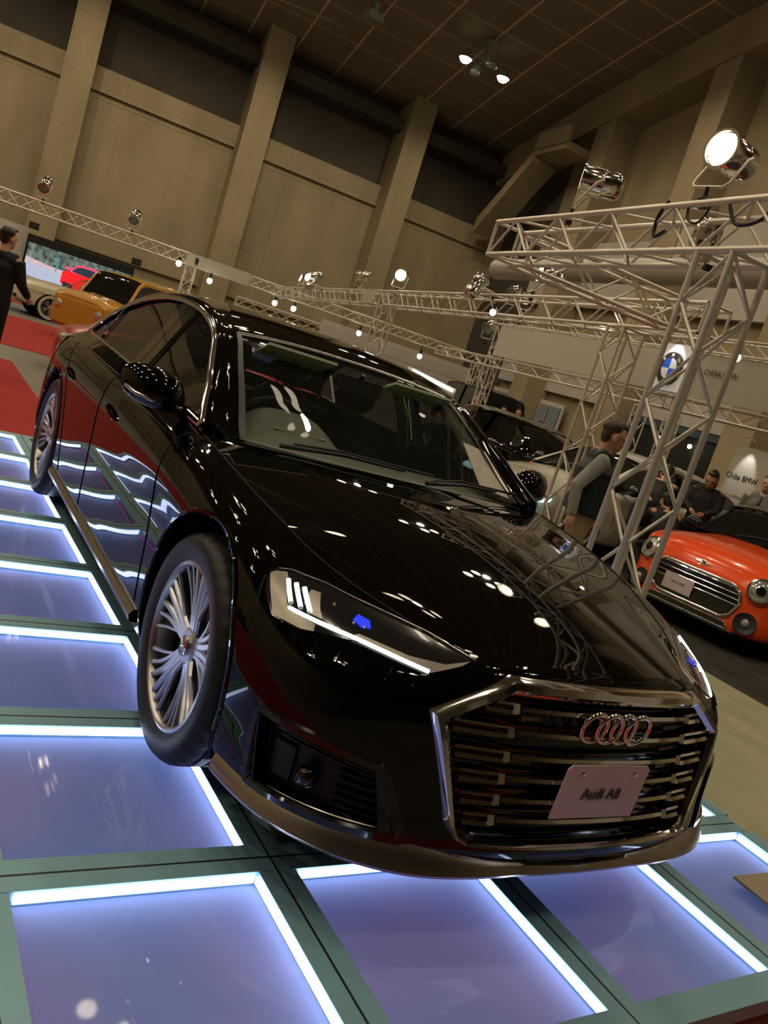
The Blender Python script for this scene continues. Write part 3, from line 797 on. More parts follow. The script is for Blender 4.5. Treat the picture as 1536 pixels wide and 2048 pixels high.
# ---- cabin
def seat(x, y, back=True, nm='front_seat'):
    o = MB()
    def sec(zs, pts):
        G = []
        for (cx, cz, hw, th) in pts:
            G.append([Vector((cx + th * math.cos(a) * .5, y + hw * (abs(math.sin(a)) ** .6) * (1 if math.sin(a) > 0 else -1), cz + .0)) for a in [2 * PI * k / 24 for k in range(24)]])
        return G
    o.grid(sec(0, [(x - .22, .50, .20, .10), (x - .25, .62, .25, .17), (x - .32, .80, .26, .17), (x - .38, .98, .22, .13), (x - .40, 1.06, .12, .08)]), closeu=True)
    o.box((x + .05, y, .46), (.52, .50, .16))
    st = o.build(nm, M['leather'], car, 60)
    h = MB(); h.ell((x - .42, y, 1.16), (.055, .13, .085), 16); h.tube([(x - .40, y - .05, 1.04), (x - .42, y - .05, 1.12)], .007, 6); h.tube([(x - .40, y + .05, 1.04), (x - .42, y + .05, 1.12)], .007, 6)
    h.build('headrest', M['leather'], st)
seat(-1.40, -.40); seat(-1.40, .40); seat(-2.42, -.40, nm='rear_seat'); seat(-2.42, .40, nm='rear_seat')
ds = MB(); G = []
for y in [(-.74 + 1.48 * k / 40) for k in range(41)]:
    bump = .115 * math.exp(-((y + .38) / .20) ** 4)
    G.append([Vector((-.56, y, .93)), Vector((-.72, y, .955 + bump * .3)), Vector((-.86, y, .95 + bump)), Vector((-1.0, y, .93 + bump * 1.05)), Vector((-1.06, y, .90 + bump * .6)), Vector((-1.04, y, .80)), Vector((-.98, y, .62))])
ds.grid([spline([tuple(p) for p in r], 24) for r in G]); ds.build('dashboard', M['dash'], car, 60)
hd = MB(); G = []
o = MB(); o.box((-.80, -.38, 1.012), (.10, .24, .004), (0, .1, 0)); o.build('display_glass', M['liner'], car)
sw = MB(); mt_ = Matrix.Translation((-1.12, -.38, .93)) @ Matrix.Rotation(-1.15, 4, 'Y')
sw.tube([mt_ @ Vector((.185 * math.cos(a), .185 * math.sin(a), 0)) for a in [2 * PI * k / 40 for k in range(40)]], .015, 10, closed=True)
sw.lathe([(.0001, .02), (.06, .015), (.07, -.02)], 20, mt_)
for a in (0, PI, PI * 1.5): sw.tube([mt_ @ Vector((.05 * math.cos(a), .05 * math.sin(a), 0)), mt_ @ Vector((.18 * math.cos(a), .18 * math.sin(a), 0))], [.018, .012], 8)
sw.build('steering_wheel', M['leather'], car, 60)
im = MB(); im.box((-1.10, 0, 1.255), (.03, .24, .065)); im.tube([(-1.10, 0, 1.27), (-1.08, 0, 1.31)], .012, 8); im.build('rear_view_mirror', M['black_trim'], car)
for s in (1, -1):
    o = MB(); G = []
    for i in range(0, IW1, 2):
        a, b = Tp(i, .925 * s), Tp(i, .80 * s); G.append([a + Vector((-.015, 0, -.012)), a.lerp(b, .5) + Vector((-.05, 0, -.03)), b + Vector((-.10, 0, -.055))] if False else [a + Vector((-.02, 0, -.012)), a + Vector((-.075, s * .012, -.03)), a + Vector((-.10, s * .03, -.035))])
    o.grid(G)
    if s > 0:
        G2 = []
        for i in range(2, IW1 - 2, 2):
            a = Tp(i, .925); G2.append([a + Vector((-.03, 0, -.02)), a + Vector((-.10, -.0, -.035)), a + Vector((-.17, .03, -.045))])
        o.grid(G2)
    o.build('pillar_lining', M['liner'], car)
    o = MB(); o.tube([(-1.83, s * .60, 1.36), (-1.80, s * .72, 1.15), (-1.78, s * .79, .95)], [.03, .035, .035], 8); o.build('belt_pillar', M['liner'], car)
hdl = MB(); hdl.grid([[Tp(i, v * .9) + Vector((0, 0, -.03)) for v in VS] for i in range(IW1, IR0 + 1)]); hdl.build('headliner', M['leather'], car)
for s in (-1, 1):
    o = MB(); o.box((-1.12, s * .33, 1.295), (.15, .34, .012), (0, -.35, 0)); o.build('sun_visor', M['liner'], car)
o = MB(); o.box((-1.55, 0, .62), (1.0, .26, .35)); o.build('centre_console', M['leather'], car)
for s in (1, -1):
    o = MB(); o.grid([[Vector((x, s * (.80 if z < .9 else .79), z)) for z in (.3, .6, .85, .985)] for x in [-.6 - 2.5 * k / 10 for k in range(11)]]); o.build('door_lining', M['leather'], car)
o = MB(); o.box((-1.8, 0, .30), (2.5, 1.6, .04)); o.build('cabin_floor', M['black_matte'], car)
o = MB(); o.box((-2.95, 0, .96), (.35, 1.5, .03)); o.build('parcel_shelf', M['leather'], car)
# tail lamps and rear trim (seen only from a step aside)
for s in (1, -1):
    o = MB(); G = []
    for k in range(12):
        t = k / 11; x, y = (-3.86 - .27 * math.sin(t * PI / 2), .86 - .50 * t); G.append([Vector((x - .018, s * y, .80)), Vector((x - .022, s * y, .85)), Vector((x - .018, s * y, .87))])
# info sheet leaning inside the windscreen
# ================================================================ the exhibition hall
M['concrete'] = noisy(mat('concrete', (.30, .22, .13), .85), (.235, .187, .112), (.32, .257, .158), .55, detail=9, pos=(.3, .7), stretch=(1, 1, .45))
M['concrete_shaded'] = noisy(mat('concrete_shaded', (.1, .08, .05), .9), (.050, .042, .032), (.075, .062, .048), .5)  # shaded copy of the concrete, shade put into its colour
M['floor'] = noisy(mat('floor', (.16, .14, .11), .45), (.15, .135, .11), (.20, .18, .15), .8)
M['red_carpet'] = noisy(mat('red_carpet', (.30, .02, .012), .95), (.30, .011, .007), (.36, .016, .010), 3.)
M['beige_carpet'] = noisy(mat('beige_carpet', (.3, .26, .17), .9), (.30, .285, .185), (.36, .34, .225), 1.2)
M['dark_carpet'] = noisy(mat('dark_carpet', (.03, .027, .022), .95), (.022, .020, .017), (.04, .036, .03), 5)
M['white_panel'] = noisy(mat('white_panel', (.5, .45, .40), .7), (.40, .36, .32), (.46, .42, .38), .4)
M['sign_white'] = mat('sign_white', (.46, .43, .36), .6)
def hbox(o, d0, d1, s0, s1, z0, z1, mi=0):
    P = [hall(d, s, z) for d in (d0, d1) for s in (s0, s1) for z in (z0, z1)]
    return o.add(P, [(0, 1, 3, 2), (4, 6, 7, 5), (0, 4, 5, 1), (2, 3, 7, 6), (0, 2, 6, 4), (1, 5, 7, 3)], mi)
def st(name, o, m, sm=0):
    x = o.build(name, m, None, sm); x['kind'] = 'structure'; return x
WL, WR, WE, WB_ = -27, 25.5, 50, -30
# floor
o = MB(); hbox(o, WB_, WE, WL, WR, FLOOR - .3, FLOOR); st('floor', o, M['floor'])
# form-work joints on the walls are in the material
def joints(m, su, sz, off=.35, dark=.75):
    nt = m.node_tree; b = nt.nodes['Principled BSDF']; src = b.inputs['Base Color'].links[0].from_socket
    tc = nt.nodes.new('ShaderNodeTexCoord'); sp = nt.nodes.new('ShaderNodeSeparateXYZ'); nt.links.new(tc.outputs['Object'], sp.inputs[0])
    def line(sock, per, w):
        a = nt.nodes.new('ShaderNodeMath'); a.operation = 'PINGPONG'; a.inputs[1].default_value = per / 2; nt.links.new(sock, a.inputs[0])
        c = nt.nodes.new('ShaderNodeMath'); c.operation = 'LESS_THAN'; c.inputs[1].default_value = w; nt.links.new(a.outputs[0], c.inputs[0]); return c.outputs[0]
    rot = nt.nodes.new('ShaderNodeVectorRotate'); rot.rotation_type = 'Z_AXIS'; rot.inputs['Angle'].default_value = -HALL_AZ
    nt.links.new(tc.outputs['Object'], rot.inputs[0]); nt.links.new(rot.outputs[0], sp.inputs[0])
    mx = nt.nodes.new('ShaderNodeMath'); mx.operation = 'MAXIMUM'
    nt.links.new(line(sp.outputs[su], sz[0], sz[2]), mx.inputs[0]); nt.links.new(line(sp.outputs[2 if len(sz) < 5 else sz[4]], sz[1], sz[3] if len(sz) > 3 else sz[2]), mx.inputs[1])
    mul = nt.nodes.new('ShaderNodeMixRGB'); mul.blend_type = 'MULTIPLY'; mul.inputs[2].default_value = (dark, dark, dark, 1)
    nt.links.new(mx.outputs[0], mul.inputs[0]); nt.links.new(src, mul.inputs[1]); nt.links.new(mul.outputs[0], b.inputs['Base Color'])
joints(M['concrete'], 1, (3.1, 2.7, .035, .03), dark=.90)
# end wall: panels set back between the columns, recess above
COLS = [-28.2, -19.1, -10.1, -.95, 8.3, 17.25]
w = MB(); hbox(w, WE, WE + .6, WL - 1, WR + 1, 0, 10.2); hbox(w, WE - .25, WE + .6, WL - 1, WR + 1, 10.5, 11.7); hbox(w, WE - .02, WE + .6, WL - 1, WR + 1, 10.2, 10.5)
st('wall_front', w, M['concrete'])
w = MB(); hbox(w, WE + .5, WE + 1.4, WL - 1, WR + 1, 11.7, 17.5); hbox(w, WE - 1.0, WE + .5, WL - 1, WR + 1, 14.9, 15.6); st('wall_upper_front', w, M['concrete_shaded'])['kind'] = 'structure'
o = MB(); hbox(o, WE - .3, WE + .1, WL, WR, 2.6, 3.7); st('trim_1', o, M['concrete'])
for n_, s in enumerate(COLS):
    o = MB(); hbox(o, WE - 1.7, WE + .6, s - .72, s + .72, FLOOR, 17.6); x = st('concrete_pillar', o, M['concrete'])
# right wall with its own columns
w = MB(); hbox(w, WB_, WE + 1, WR, WR + .6, FLOOR, 20); st('wall_right', w, M['concrete'])
for d in (39.5, 31.6, 23.5, 15.5, 7.5):
    o = MB(); hbox(o, d - .75, d + .75, WR - 1.6, WR + .3, FLOOR, ceil_z(d) - 1.6); st('concrete_pillar', o, M['concrete'])
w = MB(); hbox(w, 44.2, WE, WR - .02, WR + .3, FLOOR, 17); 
st('wall_corner', w, M['concrete_shaded'])
w = MB(); P = []
for d in range(-30, 51, 2): P += [hall(d, WR - 1.7, ceil_z(d) + .05), hall(d, WR - 1.7, ceil_z(d) - 1.9)]
w.add(P, [(2 * i, 2 * i + 1, 2 * i + 3, 2 * i + 2) for i in range(40)]); k = len(w.v)
P = []
for d in range(-30, 51, 2): P += [hall(d, WR, ceil_z(d) - 1.9)]
w.add(P + [w.v[2 * i + 1] for i in range(41)], [(i, i + 1, 42 + i, 41 + i) for i in range(40)])
st('trim_2', w, M['concrete'])
w = MB(); hbox(w, -30, 44, WR - .45, WR - .2, 7.6, 11.0); 
pl_ = st('trim_3', w, M['white_panel'])
w = MB(); hbox(w, -30, 44, WR - .4, WR - .15, 2.95, 5.2); st('trim_4', w, M['white_panel'])
w = MB(); hbox(w, WB_, WE, WL - .6, WL, FLOOR, 22); st('wall_left', w, M['concrete'])
w = MB(); hbox(w, WB_ - .6, WB_, WL, WR, FLOOR, 22); st('wall_back', w, M['concrete_shaded'])  # back wall coloured darker so the black paint mirrors less light
# steel stair high in the corner
stp = empty('service_stair', hall(44.5, WR - 1.2, 12.0), 0, 'concrete service stair high in the corner under the roof', 'stair')
def child(o, name, m, par, sm=0):
    x = o.build(name, m, None, sm); x.parent = par; x.matrix_parent_inverse = Matrix.LocRotScale(par.location, par.rotation_euler, par.scale).inverted(); return x
o = MB(); hbox(o, 40.4, 43.6, WR - 3.0, WR - 1.3, 15.2, 15.6); hbox(o, 40.4, 43.6, WR - 3.1, WR - 2.9, 15.5, 16.4); child(o, 'landing', M['concrete'], stp)
o = MB(); P = []
for k in range(2):
    P += [hall(43.6, WR - 3.0 + 1.6 * k, 15.6), hall(43.6, WR - 3.0 + 1.6 * k, 14.9), hall(48.3, WR - 3.0 + 1.6 * k, 11.0), hall(48.3, WR - 3.0 + 1.6 * k, 11.9)]
o.add(P, [(0, 1, 2, 3), (7, 6, 5, 4), (0, 3, 7, 4), (1, 5, 6, 2), (0, 4, 5, 1), (3, 2, 6, 7)]); child(o, 'flight', M['concrete'], stp)
for k in range(10):
    o = MB(); t = k / 9; d = 43.8 + 4.3 * t; hbox(o, d - .22, d + .22, WR - 2.95, WR - 1.5, 15.55 - 4.0 * t, 15.72 - 4.0 * t); child(o, 'step', M['concrete'], stp)
# ceiling: dark perforated boards in a grid of pale joints
def ceil_mat():
    m = mat('ceiling_boards', (.05, .035, .02), .9); nt = m.node_tree; b = nt.nodes['Principled BSDF']
    tc = nt.nodes.new('ShaderNodeTexCoord'); rot = nt.nodes.new('ShaderNodeVectorRotate'); rot.rotation_type = 'Z_AXIS'; rot.inputs['Angle'].default_value = -HALL_AZ
    nt.links.new(tc.outputs['Object'], rot.inputs[0]); sp = nt.nodes.new('ShaderNodeSeparateXYZ'); nt.links.new(rot.outputs[0], sp.inputs[0])
    def line(sock, per, w):
        a = nt.nodes.new('ShaderNodeMath'); a.operation = 'PINGPONG'; a.inputs[1].default_value = per / 2; nt.links.new(sock, a.inputs[0])
        c = nt.nodes.new('ShaderNodeMath'); c.operation = 'LESS_THAN'; c.inputs[1].default_value = w; nt.links.new(a.outputs[0], c.inputs[0]); return c.outputs[0]
    c = None; cur = None
    base = nt.nodes.new('ShaderNodeRGB'); base.outputs[0].default_value = (.19, .152, .105, 1); cur = base.outputs[0]
    for sock, per, w, col in ((sp.outputs[0], 2.1, .035, (.42, .33, .22, 1)), (sp.outputs[1], 5.2, .035, (.33, .25, .16, 1)), (sp.outputs[1], 2.6, .05, (.55, .43, .28, 1))):
        mx = nt.nodes.new('ShaderNodeMixRGB'); mx.inputs[2].default_value = col; nt.links.new(line(sock, per, w), mx.inputs[0]); nt.links.new(cur, mx.inputs[1]); cur = mx.outputs[0]
    nt.links.new(cur, b.inputs['Base Color']); return m
M['ceiling'] = ceil_mat()
w = MB(); P = []; ds_ = list(range(-32, 53, 2))
for d in ds_: P += [hall(d, WL - 1, ceil_z(d)), hall(d, WR + 1, ceil_z(d))]
w.add(P, [(2 * i, 2 * i + 1, 2 * i + 3, 2 * i + 2) for i in range(len(ds_) - 1)]); st('ceiling', w, M['ceiling'], 60)
# ceiling ribs standing proud of the boards
# lamp clusters under the roof
M['lamp_shell'] = mat('lamp_shell', (.35, .38, .33), .35, .6)
M['lamp_glass_off'] = mat('unlit_lamp', (.25, .33, .27), .15, .2)
def cluster(d, s, lit):
    c = empty('ceiling_lamp_cluster', hall(d, s, ceil_z(d) - .2)); z = -1.3
    o = MB(); o.box((0, 0, -.35), (.5, .5, .7)); o.tube([(0, 0, -.5), (0, 0, -1.1)], .06, 8); o.build('mount', M['lamp_shell'], c)
    for k, (x, y) in enumerate(((.0, -1.1), (.0, 1.15), (-.9, .05), (.9, .1))):
        on = lit[k]
        h = MB(); h.tube([(0, 0, -.9), (x * .8, y * .8, z + .35)], .03, 6); h.lathe([(.08, .40), (.16, .38), (.22, .2), (.34, .0)], 16, Matrix.Translation((x, y, z)))
        p = h.build('lamp_housing', M['lamp_shell'], c, 60)
        b = MB(); b.ell((x, y, z), (.29, .29, .22), 16); b.build('lamp_bulb', M['bulb'] if on else M['lamp_glass_off'], p, 60)
    c.rotation_euler = (0, 0, HALL_AZ); return c
ci = 0
for d in LAMP_D:
    for s in LAMP_S:
        if d < -8: continue
        c = cluster(d, s, (1, 1, 0, 0) if (d, s) == (41, 17) else ((1, 1, 1, 0) if ci % 2 else (1, 1, 1, 1)))
        c['category'] = 'ceiling lamp'; ci += 1
        if (d, s) == (41, 17): c['label'] = 'cluster of four ceiling lamps, two lit, hanging under the dark roof'
        else: c['label'] = 'lit roof lamp cluster above the picture, %s row, %s place' % ({41: 'farthest', 31: 'second farthest', 22: 'third', 13: 'fourth', 4: 'overhead', -6: 'rearmost'}[d], {17: 'rightmost', 7: 'right', -2.5: 'middle', -12: 'left', -21: 'leftmost'}[s]); c['group'] = 'roof lamp clusters out of view'
# loudspeaker and cable on the roof
o = MB(); o.box((0, 0, 0), (.8, .8, .35)); o.box((.0, 0, .4), (.2, .2, .6)); x = o.build('ceiling_speaker', M['lamp_shell'], None, 20); x.location = hall(42.5, 11.2, ceil_z(42.5) - .9); tag(x, 'small grey box hanging under the roof by the third pillar', 'speaker')
o = MB(); a = hall(44.5, -6, ceil_z(44.5) - .5); b = hall(44.5, 10.6, ceil_z(44.5) - .7)
o.tube([a.lerp(b, t / 20) + Vector((0, 0, -.5 * math.sin(PI * t / 20))) for t in range(21)], .035, 5); tag(o.build('cable', M['concrete'], None, 60), 'long pale cable strung under the dark roof boards', 'cable')
# ================================================================ carpets
def carpet(name, x0, x1, y0, y1, m, label, t=.008):
    o = MB(); o.box(((x0 + x1) / 2, (y0 + y1) / 2, FLOOR + t / 2), (x1 - x0, y1 - y0, t)); return tag(o.build(name, m, None, 0), label, 'carpet')
carpet('carpet', -10.7, 2.6, -6, -.28, M['red_carpet'], 'red carpet lying beside the lit glass platform')
carpet('carpet', 1.34, 2.6, -.28, 1.50, M['red_carpet'], 'narrow red carpet strip in front of the platform edge')
carpet('carpet', -20, -12.8, -4, 1.9, M['red_carpet'], 'far red carpet in front of the pale vintage car')
carpet('carpet', -10.2, 3, 1.56, 4.12, M['beige_carpet'], 'beige carpet aisle along the right side of the platform')
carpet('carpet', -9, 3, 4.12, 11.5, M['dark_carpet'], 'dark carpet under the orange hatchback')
for k in range(5):
    carpet('carpet', -27 - 1.5 * k, -26.1 - 1.5 * k, -1.5, 3.5, M['red_carpet'], 'red floor stripe behind the pale vintage car, strip %s' % ['nearest', 'second', 'middle', 'fourth', 'farthest'][k])
# ================================================================ lit glass platform
AN = .018; GO = Vector((.552, -.736)); SA, SB = .743, .739
EA = Vector((math.cos(AN), math.sin(AN))); EB = Vector((-math.sin(AN), math.cos(AN)))
def gp(i, j, z=0): q = GO + EA * (i * SA) + EB * (j * SB); return Vector((q.x, q.y, z))
def tray_mat():
    m = mat('frosted_panel', (.62, .60, .80), .6, coat=0.0, spec=.1); nt = m.node_tree; b = nt.nodes['Principled BSDF']
    b.inputs['Coat Roughness'].default_value = .03
    b.inputs['Emission Strength'].default_value = 1.0
    n = nt.nodes.new('ShaderNodeTexNoise'); n.inputs['Scale'].default_value = 1.4; n.inputs['Detail'].default_value = 1
    g = nt.nodes.new('ShaderNodeNewGeometry'); nt.links.new(g.outputs['Position'], n.inputs['Vector'])
    r = nt.nodes.new('ShaderNodeValToRGB'); r.color_ramp.elements[0].color = (.030, .048, .135, 1); r.color_ramp.elements[1].color = (.080, .052, .120, 1)
    r.color_ramp.elements[0].position, r.color_ramp.elements[1].position = .36, .66
    nt.links.new(n.outputs['Fac'], r.inputs[0]); nt.links.new(r.outputs[0], b.inputs['Emission Color'])
    b.inputs['Base Color'].default_value = (.20, .25, .42, 1)
    return m
M['tray'] = tray_mat()
M['edge_led'] = mat('edge_light', (1, 1, 1), .5, emit=(.66, .74, 1.0), es=5.6)
M['edge_pink'] = mat('added_pink_glow', (1, .2, .6), .5, emit=(1.0, .15, .55), es=.35)
M['frame_alu'] = mat('glow_tinted_frame', (.22, .42, .50), .4, .2)  # cyan reflections of the edge lights put into the aluminium colour
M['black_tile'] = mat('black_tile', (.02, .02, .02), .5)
IN = .058
def clear_top():
    m = bpy.data.materials.new('clear_top'); m.use_nodes = True; nt = m.node_tree; nt.nodes.clear()
    o_ = nt.nodes.new('ShaderNodeOutputMaterial'); mx_ = nt.nodes.new('ShaderNodeMixShader'); t = nt.nodes.new('ShaderNodeBsdfTransparent'); g = nt.nodes.new('ShaderNodeBsdfGlossy'); f = nt.nodes.new('ShaderNodeFresnel')
    g.inputs['Roughness'].default_value = .03; f.inputs['IOR'].default_value = 1.45; t.inputs[0].default_value = (.97, .97, 1, 1)
    nt.links.new(f.outputs[0], mx_.inputs[0]); nt.links.new(t.outputs[0], mx_.inputs[1]); nt.links.new(g.outputs[0], mx_.inputs[2]); nt.links.new(mx_.outputs[0], o_.inputs[0]); return m
M['clear_top'] = clear_top()
def make_tile():
    L, W = SA - 2 * IN, SB - 2 * IN
    r = empty('glowing_tile', (0, 0, 0))
    o = MB(); G = []
    o.box((0, 0, -.047), (L, W, .014)); o.build('diffuser', M['tray'], r, 0)
    e = MB(); e.add([(-L / 2, -W / 2, -.003), (L / 2, -W / 2, -.003), (L / 2, W / 2, -.003), (-L / 2, W / 2, -.003)], [(0, 1, 2, 3)]); e.build('glass_top', M['clear_top'], r, 0)
    # lights along the rear edge and along the left-hand (+y) edge
    e = MB(); e.box((-L / 2 + .004, 0, -.016), (.007, W - .02, .022)); e.build('edge_light', M['edge_led'], r, 0)
    e = MB(); e.box((0, W / 2 - .004, -.016), (L - .02, .007, .022)); e.build('edge_light', M['edge_led'], r, 0)
    e = MB(); e.box((0, -W / 2 + .004, -.030), (L - .02, .004, .006)); e.build('added_pink_glow', M['edge_pink'], r, 0)  # added glowing strip imitating the pinkish glow along this edge
    return r
tile = make_tile(); first = True
names_i = {0: 'front row', -1: 'second row', -2: 'third row', -3: 'fourth row', -4: 'fifth row', -5: 'sixth row', -6: 'seventh row', -7: 'rearmost row'}
names_j = {-2: 'outermost left column', -1: 'column beside the near wheels', 0: 'column under the grille', 1: 'middle column ahead of the number plate', 2: 'far right column'}
for i in range(-7, 1):
    for j in range(-2, 3):
        c = (gp(i, j) + gp(i + 1, j + 1)) / 2
        if i < 0 and j in (0, 1):
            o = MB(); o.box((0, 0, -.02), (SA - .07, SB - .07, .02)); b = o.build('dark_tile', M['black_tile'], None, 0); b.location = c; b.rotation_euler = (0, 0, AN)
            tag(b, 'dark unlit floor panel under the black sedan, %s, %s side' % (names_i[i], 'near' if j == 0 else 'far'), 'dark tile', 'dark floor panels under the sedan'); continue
        t = tile if first else copy_tree(tile); first = False
        t.location = c; t.rotation_euler = (0, 0, AN)
        tag(t, 'glowing violet glass floor panel, %s, %s' % (names_i[i], names_j[j]), 'floor tile', 'glowing glass floor panels')
fr_ = MB()
def fbar(a, b, w, z0, z1):
    d = (b - a).normalized(); s = Vector((-d.y, d.x, 0)) * w / 2
    vs = [a - s, a + s, b + s, b - s]
    lo = [Vector((v.x, v.y, z0)) for v in vs]; hi = [Vector((v.x, v.y, z1)) for v in vs]
    fr_.add(lo + hi, [(0, 1, 2, 3), (7, 6, 5, 4)] + [(k, k + 4, (k + 1) % 4 + 4, (k + 1) % 4) for k in range(4)])
pf = empty('platform', gp(-3, .5, FLOOR), 0, 'low display platform frame of metal bars coloured like cyan reflections, holding the glowing panels', 'platform')
for i in range(-7, 2):
    fr_ = MB(); w = .112 if -7 < i < 1 else .09
    sh = 0 if -7 < i < 1 else (.02 if i == 1 else -.02)
    fbar(gp(i, -2.02, 0) + Vector((-sh, 0, 0)), gp(i, 3.02, 0) + Vector((-sh, 0, 0)), w, -.05, .0)
    child(fr_, 'cross_bar', M['frame_alu'], pf)
for j in range(-2, 4):
    w = .112 if -2 < j < 3 else .09
    for i in range(-7, 1):
        fr_ = MB(); fbar(gp(i + .078, j, 0), gp(i + 1 - .078, j, 0), w, -.05, -.0005); child(fr_, 'side_bar', M['frame_alu'], pf)
# dark seams between neighbouring units
for i in range(-6, 1):
    fr_ = MB(); fbar(gp(i, -2, 0), gp(i, 3, 0), .006, -.01, .0007); child(fr_, 'seam', M['black_trim'], pf)
for j in range(-1, 3):
    fr_ = MB(); fbar(gp(-7, j, 0), gp(1, j, 0), .006, -.01, .0007); child(fr_, 'seam', M['black_trim'], pf)
M['skirt'] = mat('brown_skirt', (.16, .05, .035), .6)
o = MB()
for a, b in ((gp(1.02, -2.03), gp(1.02, 3.03)), (gp(1.02, 3.03), gp(-7.02, 3.03)), (gp(-7.02, 3.03), gp(-7.02, -2.03)), (gp(-7.02, -2.03), gp(1.02, -2.03))):
    o.add([Vector((a.x, a.y, -.012)), Vector((b.x, b.y, -.012)), Vector((b.x, b.y, FLOOR)), Vector((a.x, a.y, FLOOR))], [(0, 1, 2, 3)])
child(o, 'skirt', M['skirt'], pf)
o = MB()
a, b, c, d = gp(1, -2), gp(1, 3), gp(-7, 3), gp(-7, -2)
o.add([Vector((p.x, p.y, -.062)) for p in (a, b, c, d)], [(0, 1, 2, 3)]); child(o, 'deck', M['black_trim'], pf)
# tan foot plate standing on the corner panel
o = MB(); o.add([(.823, 1.04, .002), (.975, 1.04, .002), (.985, 1.40, .002), (.825, 1.40, .002), (.823, 1.04, .012), (.975, 1.04, .012), (.985, 1.40, .012), (.825, 1.40, .012)], [(0, 1, 2, 3), (7, 6, 5, 4), (0, 4, 5, 1), (1, 5, 6, 2), (2, 6, 7, 3), (3, 7, 4, 0)])
tag(o.build('board', mat('tan_board', (.30, .24, .17), .6), None, 0), 'flat tan board lying on the far right glass panel', 'board')
# ================================================================ trusses, par cans, signs
BO = Vector((-4.25, 2.78, 0)); BU = Vector((math.cos(HALL_AZ), math.sin(HALL_AZ), 0)); BV = Vector((-BU.y * -1, BU.x * -1, 0))
BV = Vector((math.cos(HALL_AZ - PI / 2), math.sin(HALL_AZ - PI / 2), 0))
def bp(a, b, z=0): return BO + BU * a + BV * b + Vector((0, 0, z))
_b = MB(); _b.tube([(0, 0, 0), (0, 0, 1)], 1, 8, cap=False); UNIT = _b.mesh('truss_tube'); UNIT.materials.append(M['steel']); smooth(UNIT, 60)
def rod(name, a, b, r, parent):
    o = bpy.data.objects.new(name, UNIT); COL.objects.link(o); o.parent = parent
    d = b - a; q = d.to_track_quat('Z', 'Y'); o.matrix_basis = Matrix.Translation(a) @ q.to_matrix().to_4x4() @ Matrix.Diagonal((r, r, d.length, 1)); return o
def truss(p0, p1, w, label, group=None, step=.30, rc=.022, rb=.011, cat='truss', up=None, maxb=96, name='lighting_truss'):
    p0, p1 = Vector(p0), Vector(p1); t = (p1 - p0); L = t.length; t.normalize()
    if abs(t.z) > .9: a = BU.copy(); b = BV.copy()
    else: a = t.cross(Vector((0, 0, 1))).normalized(); b = Vector((0, 0, 1))
    r = empty(name, p0, 0, label, cat, group); h = w / 2
    cs = [a * h + b * h, a * -h + b * h, a * -h - b * h, a * h - b * h]
    for c in cs: rod('chord', c, c + t * L, rc, r)
    n = max(2, int(L / step)); cnt = 0
    for f in range(4):
        c0, c1 = cs[f], cs[(f + 1) % 4]
        for k in range(n):
            if cnt >= maxb: break
            x0, x1 = L * k / n, L * (k + 1) / n
            if (k + f) % 2: rod('brace', c0 + t * x0, c1 + t * x1, rb, r)
            else: rod('brace', c1 + t * x0, c0 + t * x1, rb, r)
            cnt += 1
    for f in range(4):
        for x in (0, L): rod('end_bar', cs[f] + t * x, cs[(f + 1) % 4] + t * x, rb * 1.5, r)
    return r
W3 = .30; ZT = 2.81
truss(bp(.0, 0, ZT), bp(-6.6, 0, ZT), W3, 'long silver box truss crossing above the near truss tower', step=.33)
truss(bp(-.02, .17, ZT), bp(-.02, 2.1, ZT), W3, 'short silver box truss joining the near truss to the middle one', step=.33)
TD = math.radians(168.6); TU = Vector((math.cos(TD), math.sin(TD), 0)); T3 = bp(-.45, 2.28, ZT)
truss(T3, T3 + TU * 10.3, W3, 'silver box truss carrying reflector lamps in front of the concrete wall', step=.42)
truss(T3 + TU * 10.65, T3 + TU * 23.5, W3, 'box truss running on behind the sedan roof, beyond the banner', step=.52)
truss(bp(-2.96, 0, FLOOR), bp(-2.96, 0, ZT - .16), W3, 'near silver truss tower standing between the sedan and the orange hatchback', step=.31, cat='truss tower', name='truss_tower')
truss(bp(.98, 2.36, FLOOR), bp(.98, 2.36, ZT - .16), W3, 'truss tower just left of the man in the dark vest', step=.31, cat='truss tower', name='truss_tower')
q = T3 + TU * 10.48; truss((q.x, q.y, FLOOR), (q.x, q.y, ZT + .15), W3, 'truss tower below the lit reflector lamp, behind the windscreen pillar', step=.31, cat='truss tower', name='truss_tower')
# sign-board truss of the white fascia
truss(bp(-2.5, 7.5, 3.62), bp(5.6, 7.5, 3.62), .26, 'upper truss above the long white fascia, right half', step=.46, rc=.02, rb=.010)
truss(bp(5.8, 7.5, 3.62), bp(13.4, 7.5, 3.62), .26, 'upper truss above the long white fascia, left half', step=.49, rc=.02, rb=.010)
truss(bp(-2.5, 7.5, 2.44), bp(5.6, 7.5, 2.44), .24, 'lower truss under the long white fascia, right half', step=.46, rc=.02, rb=.010)
truss(bp(5.8, 7.5, 2.44), bp(16.5, 7.5, 2.44), .24, 'lower truss under the long white fascia, left half', step=.49, rc=.02, rb=.010)
for a, nm in ((-2.2, 'truss tower at the far right beyond the picture edge'), (13.15, 'slim truss tower behind the black cars')):
    truss(bp(a, 7.56, FLOOR), bp(a, 7.56, 3.46), .26, nm, step=.36, cat='truss tower', name='truss_tower')
for a, b, nm in ((12.0, 12.0, 'thin truss tower left of the dark doorway, right of the vest man'), (11.1, 12.4, 'thin truss tower at the left edge of the dark doorway')):
    truss(bp(a, b, FLOOR), bp(a, b, 2.6), .30, nm, step=.36, cat='truss tower', name='truss_tower')
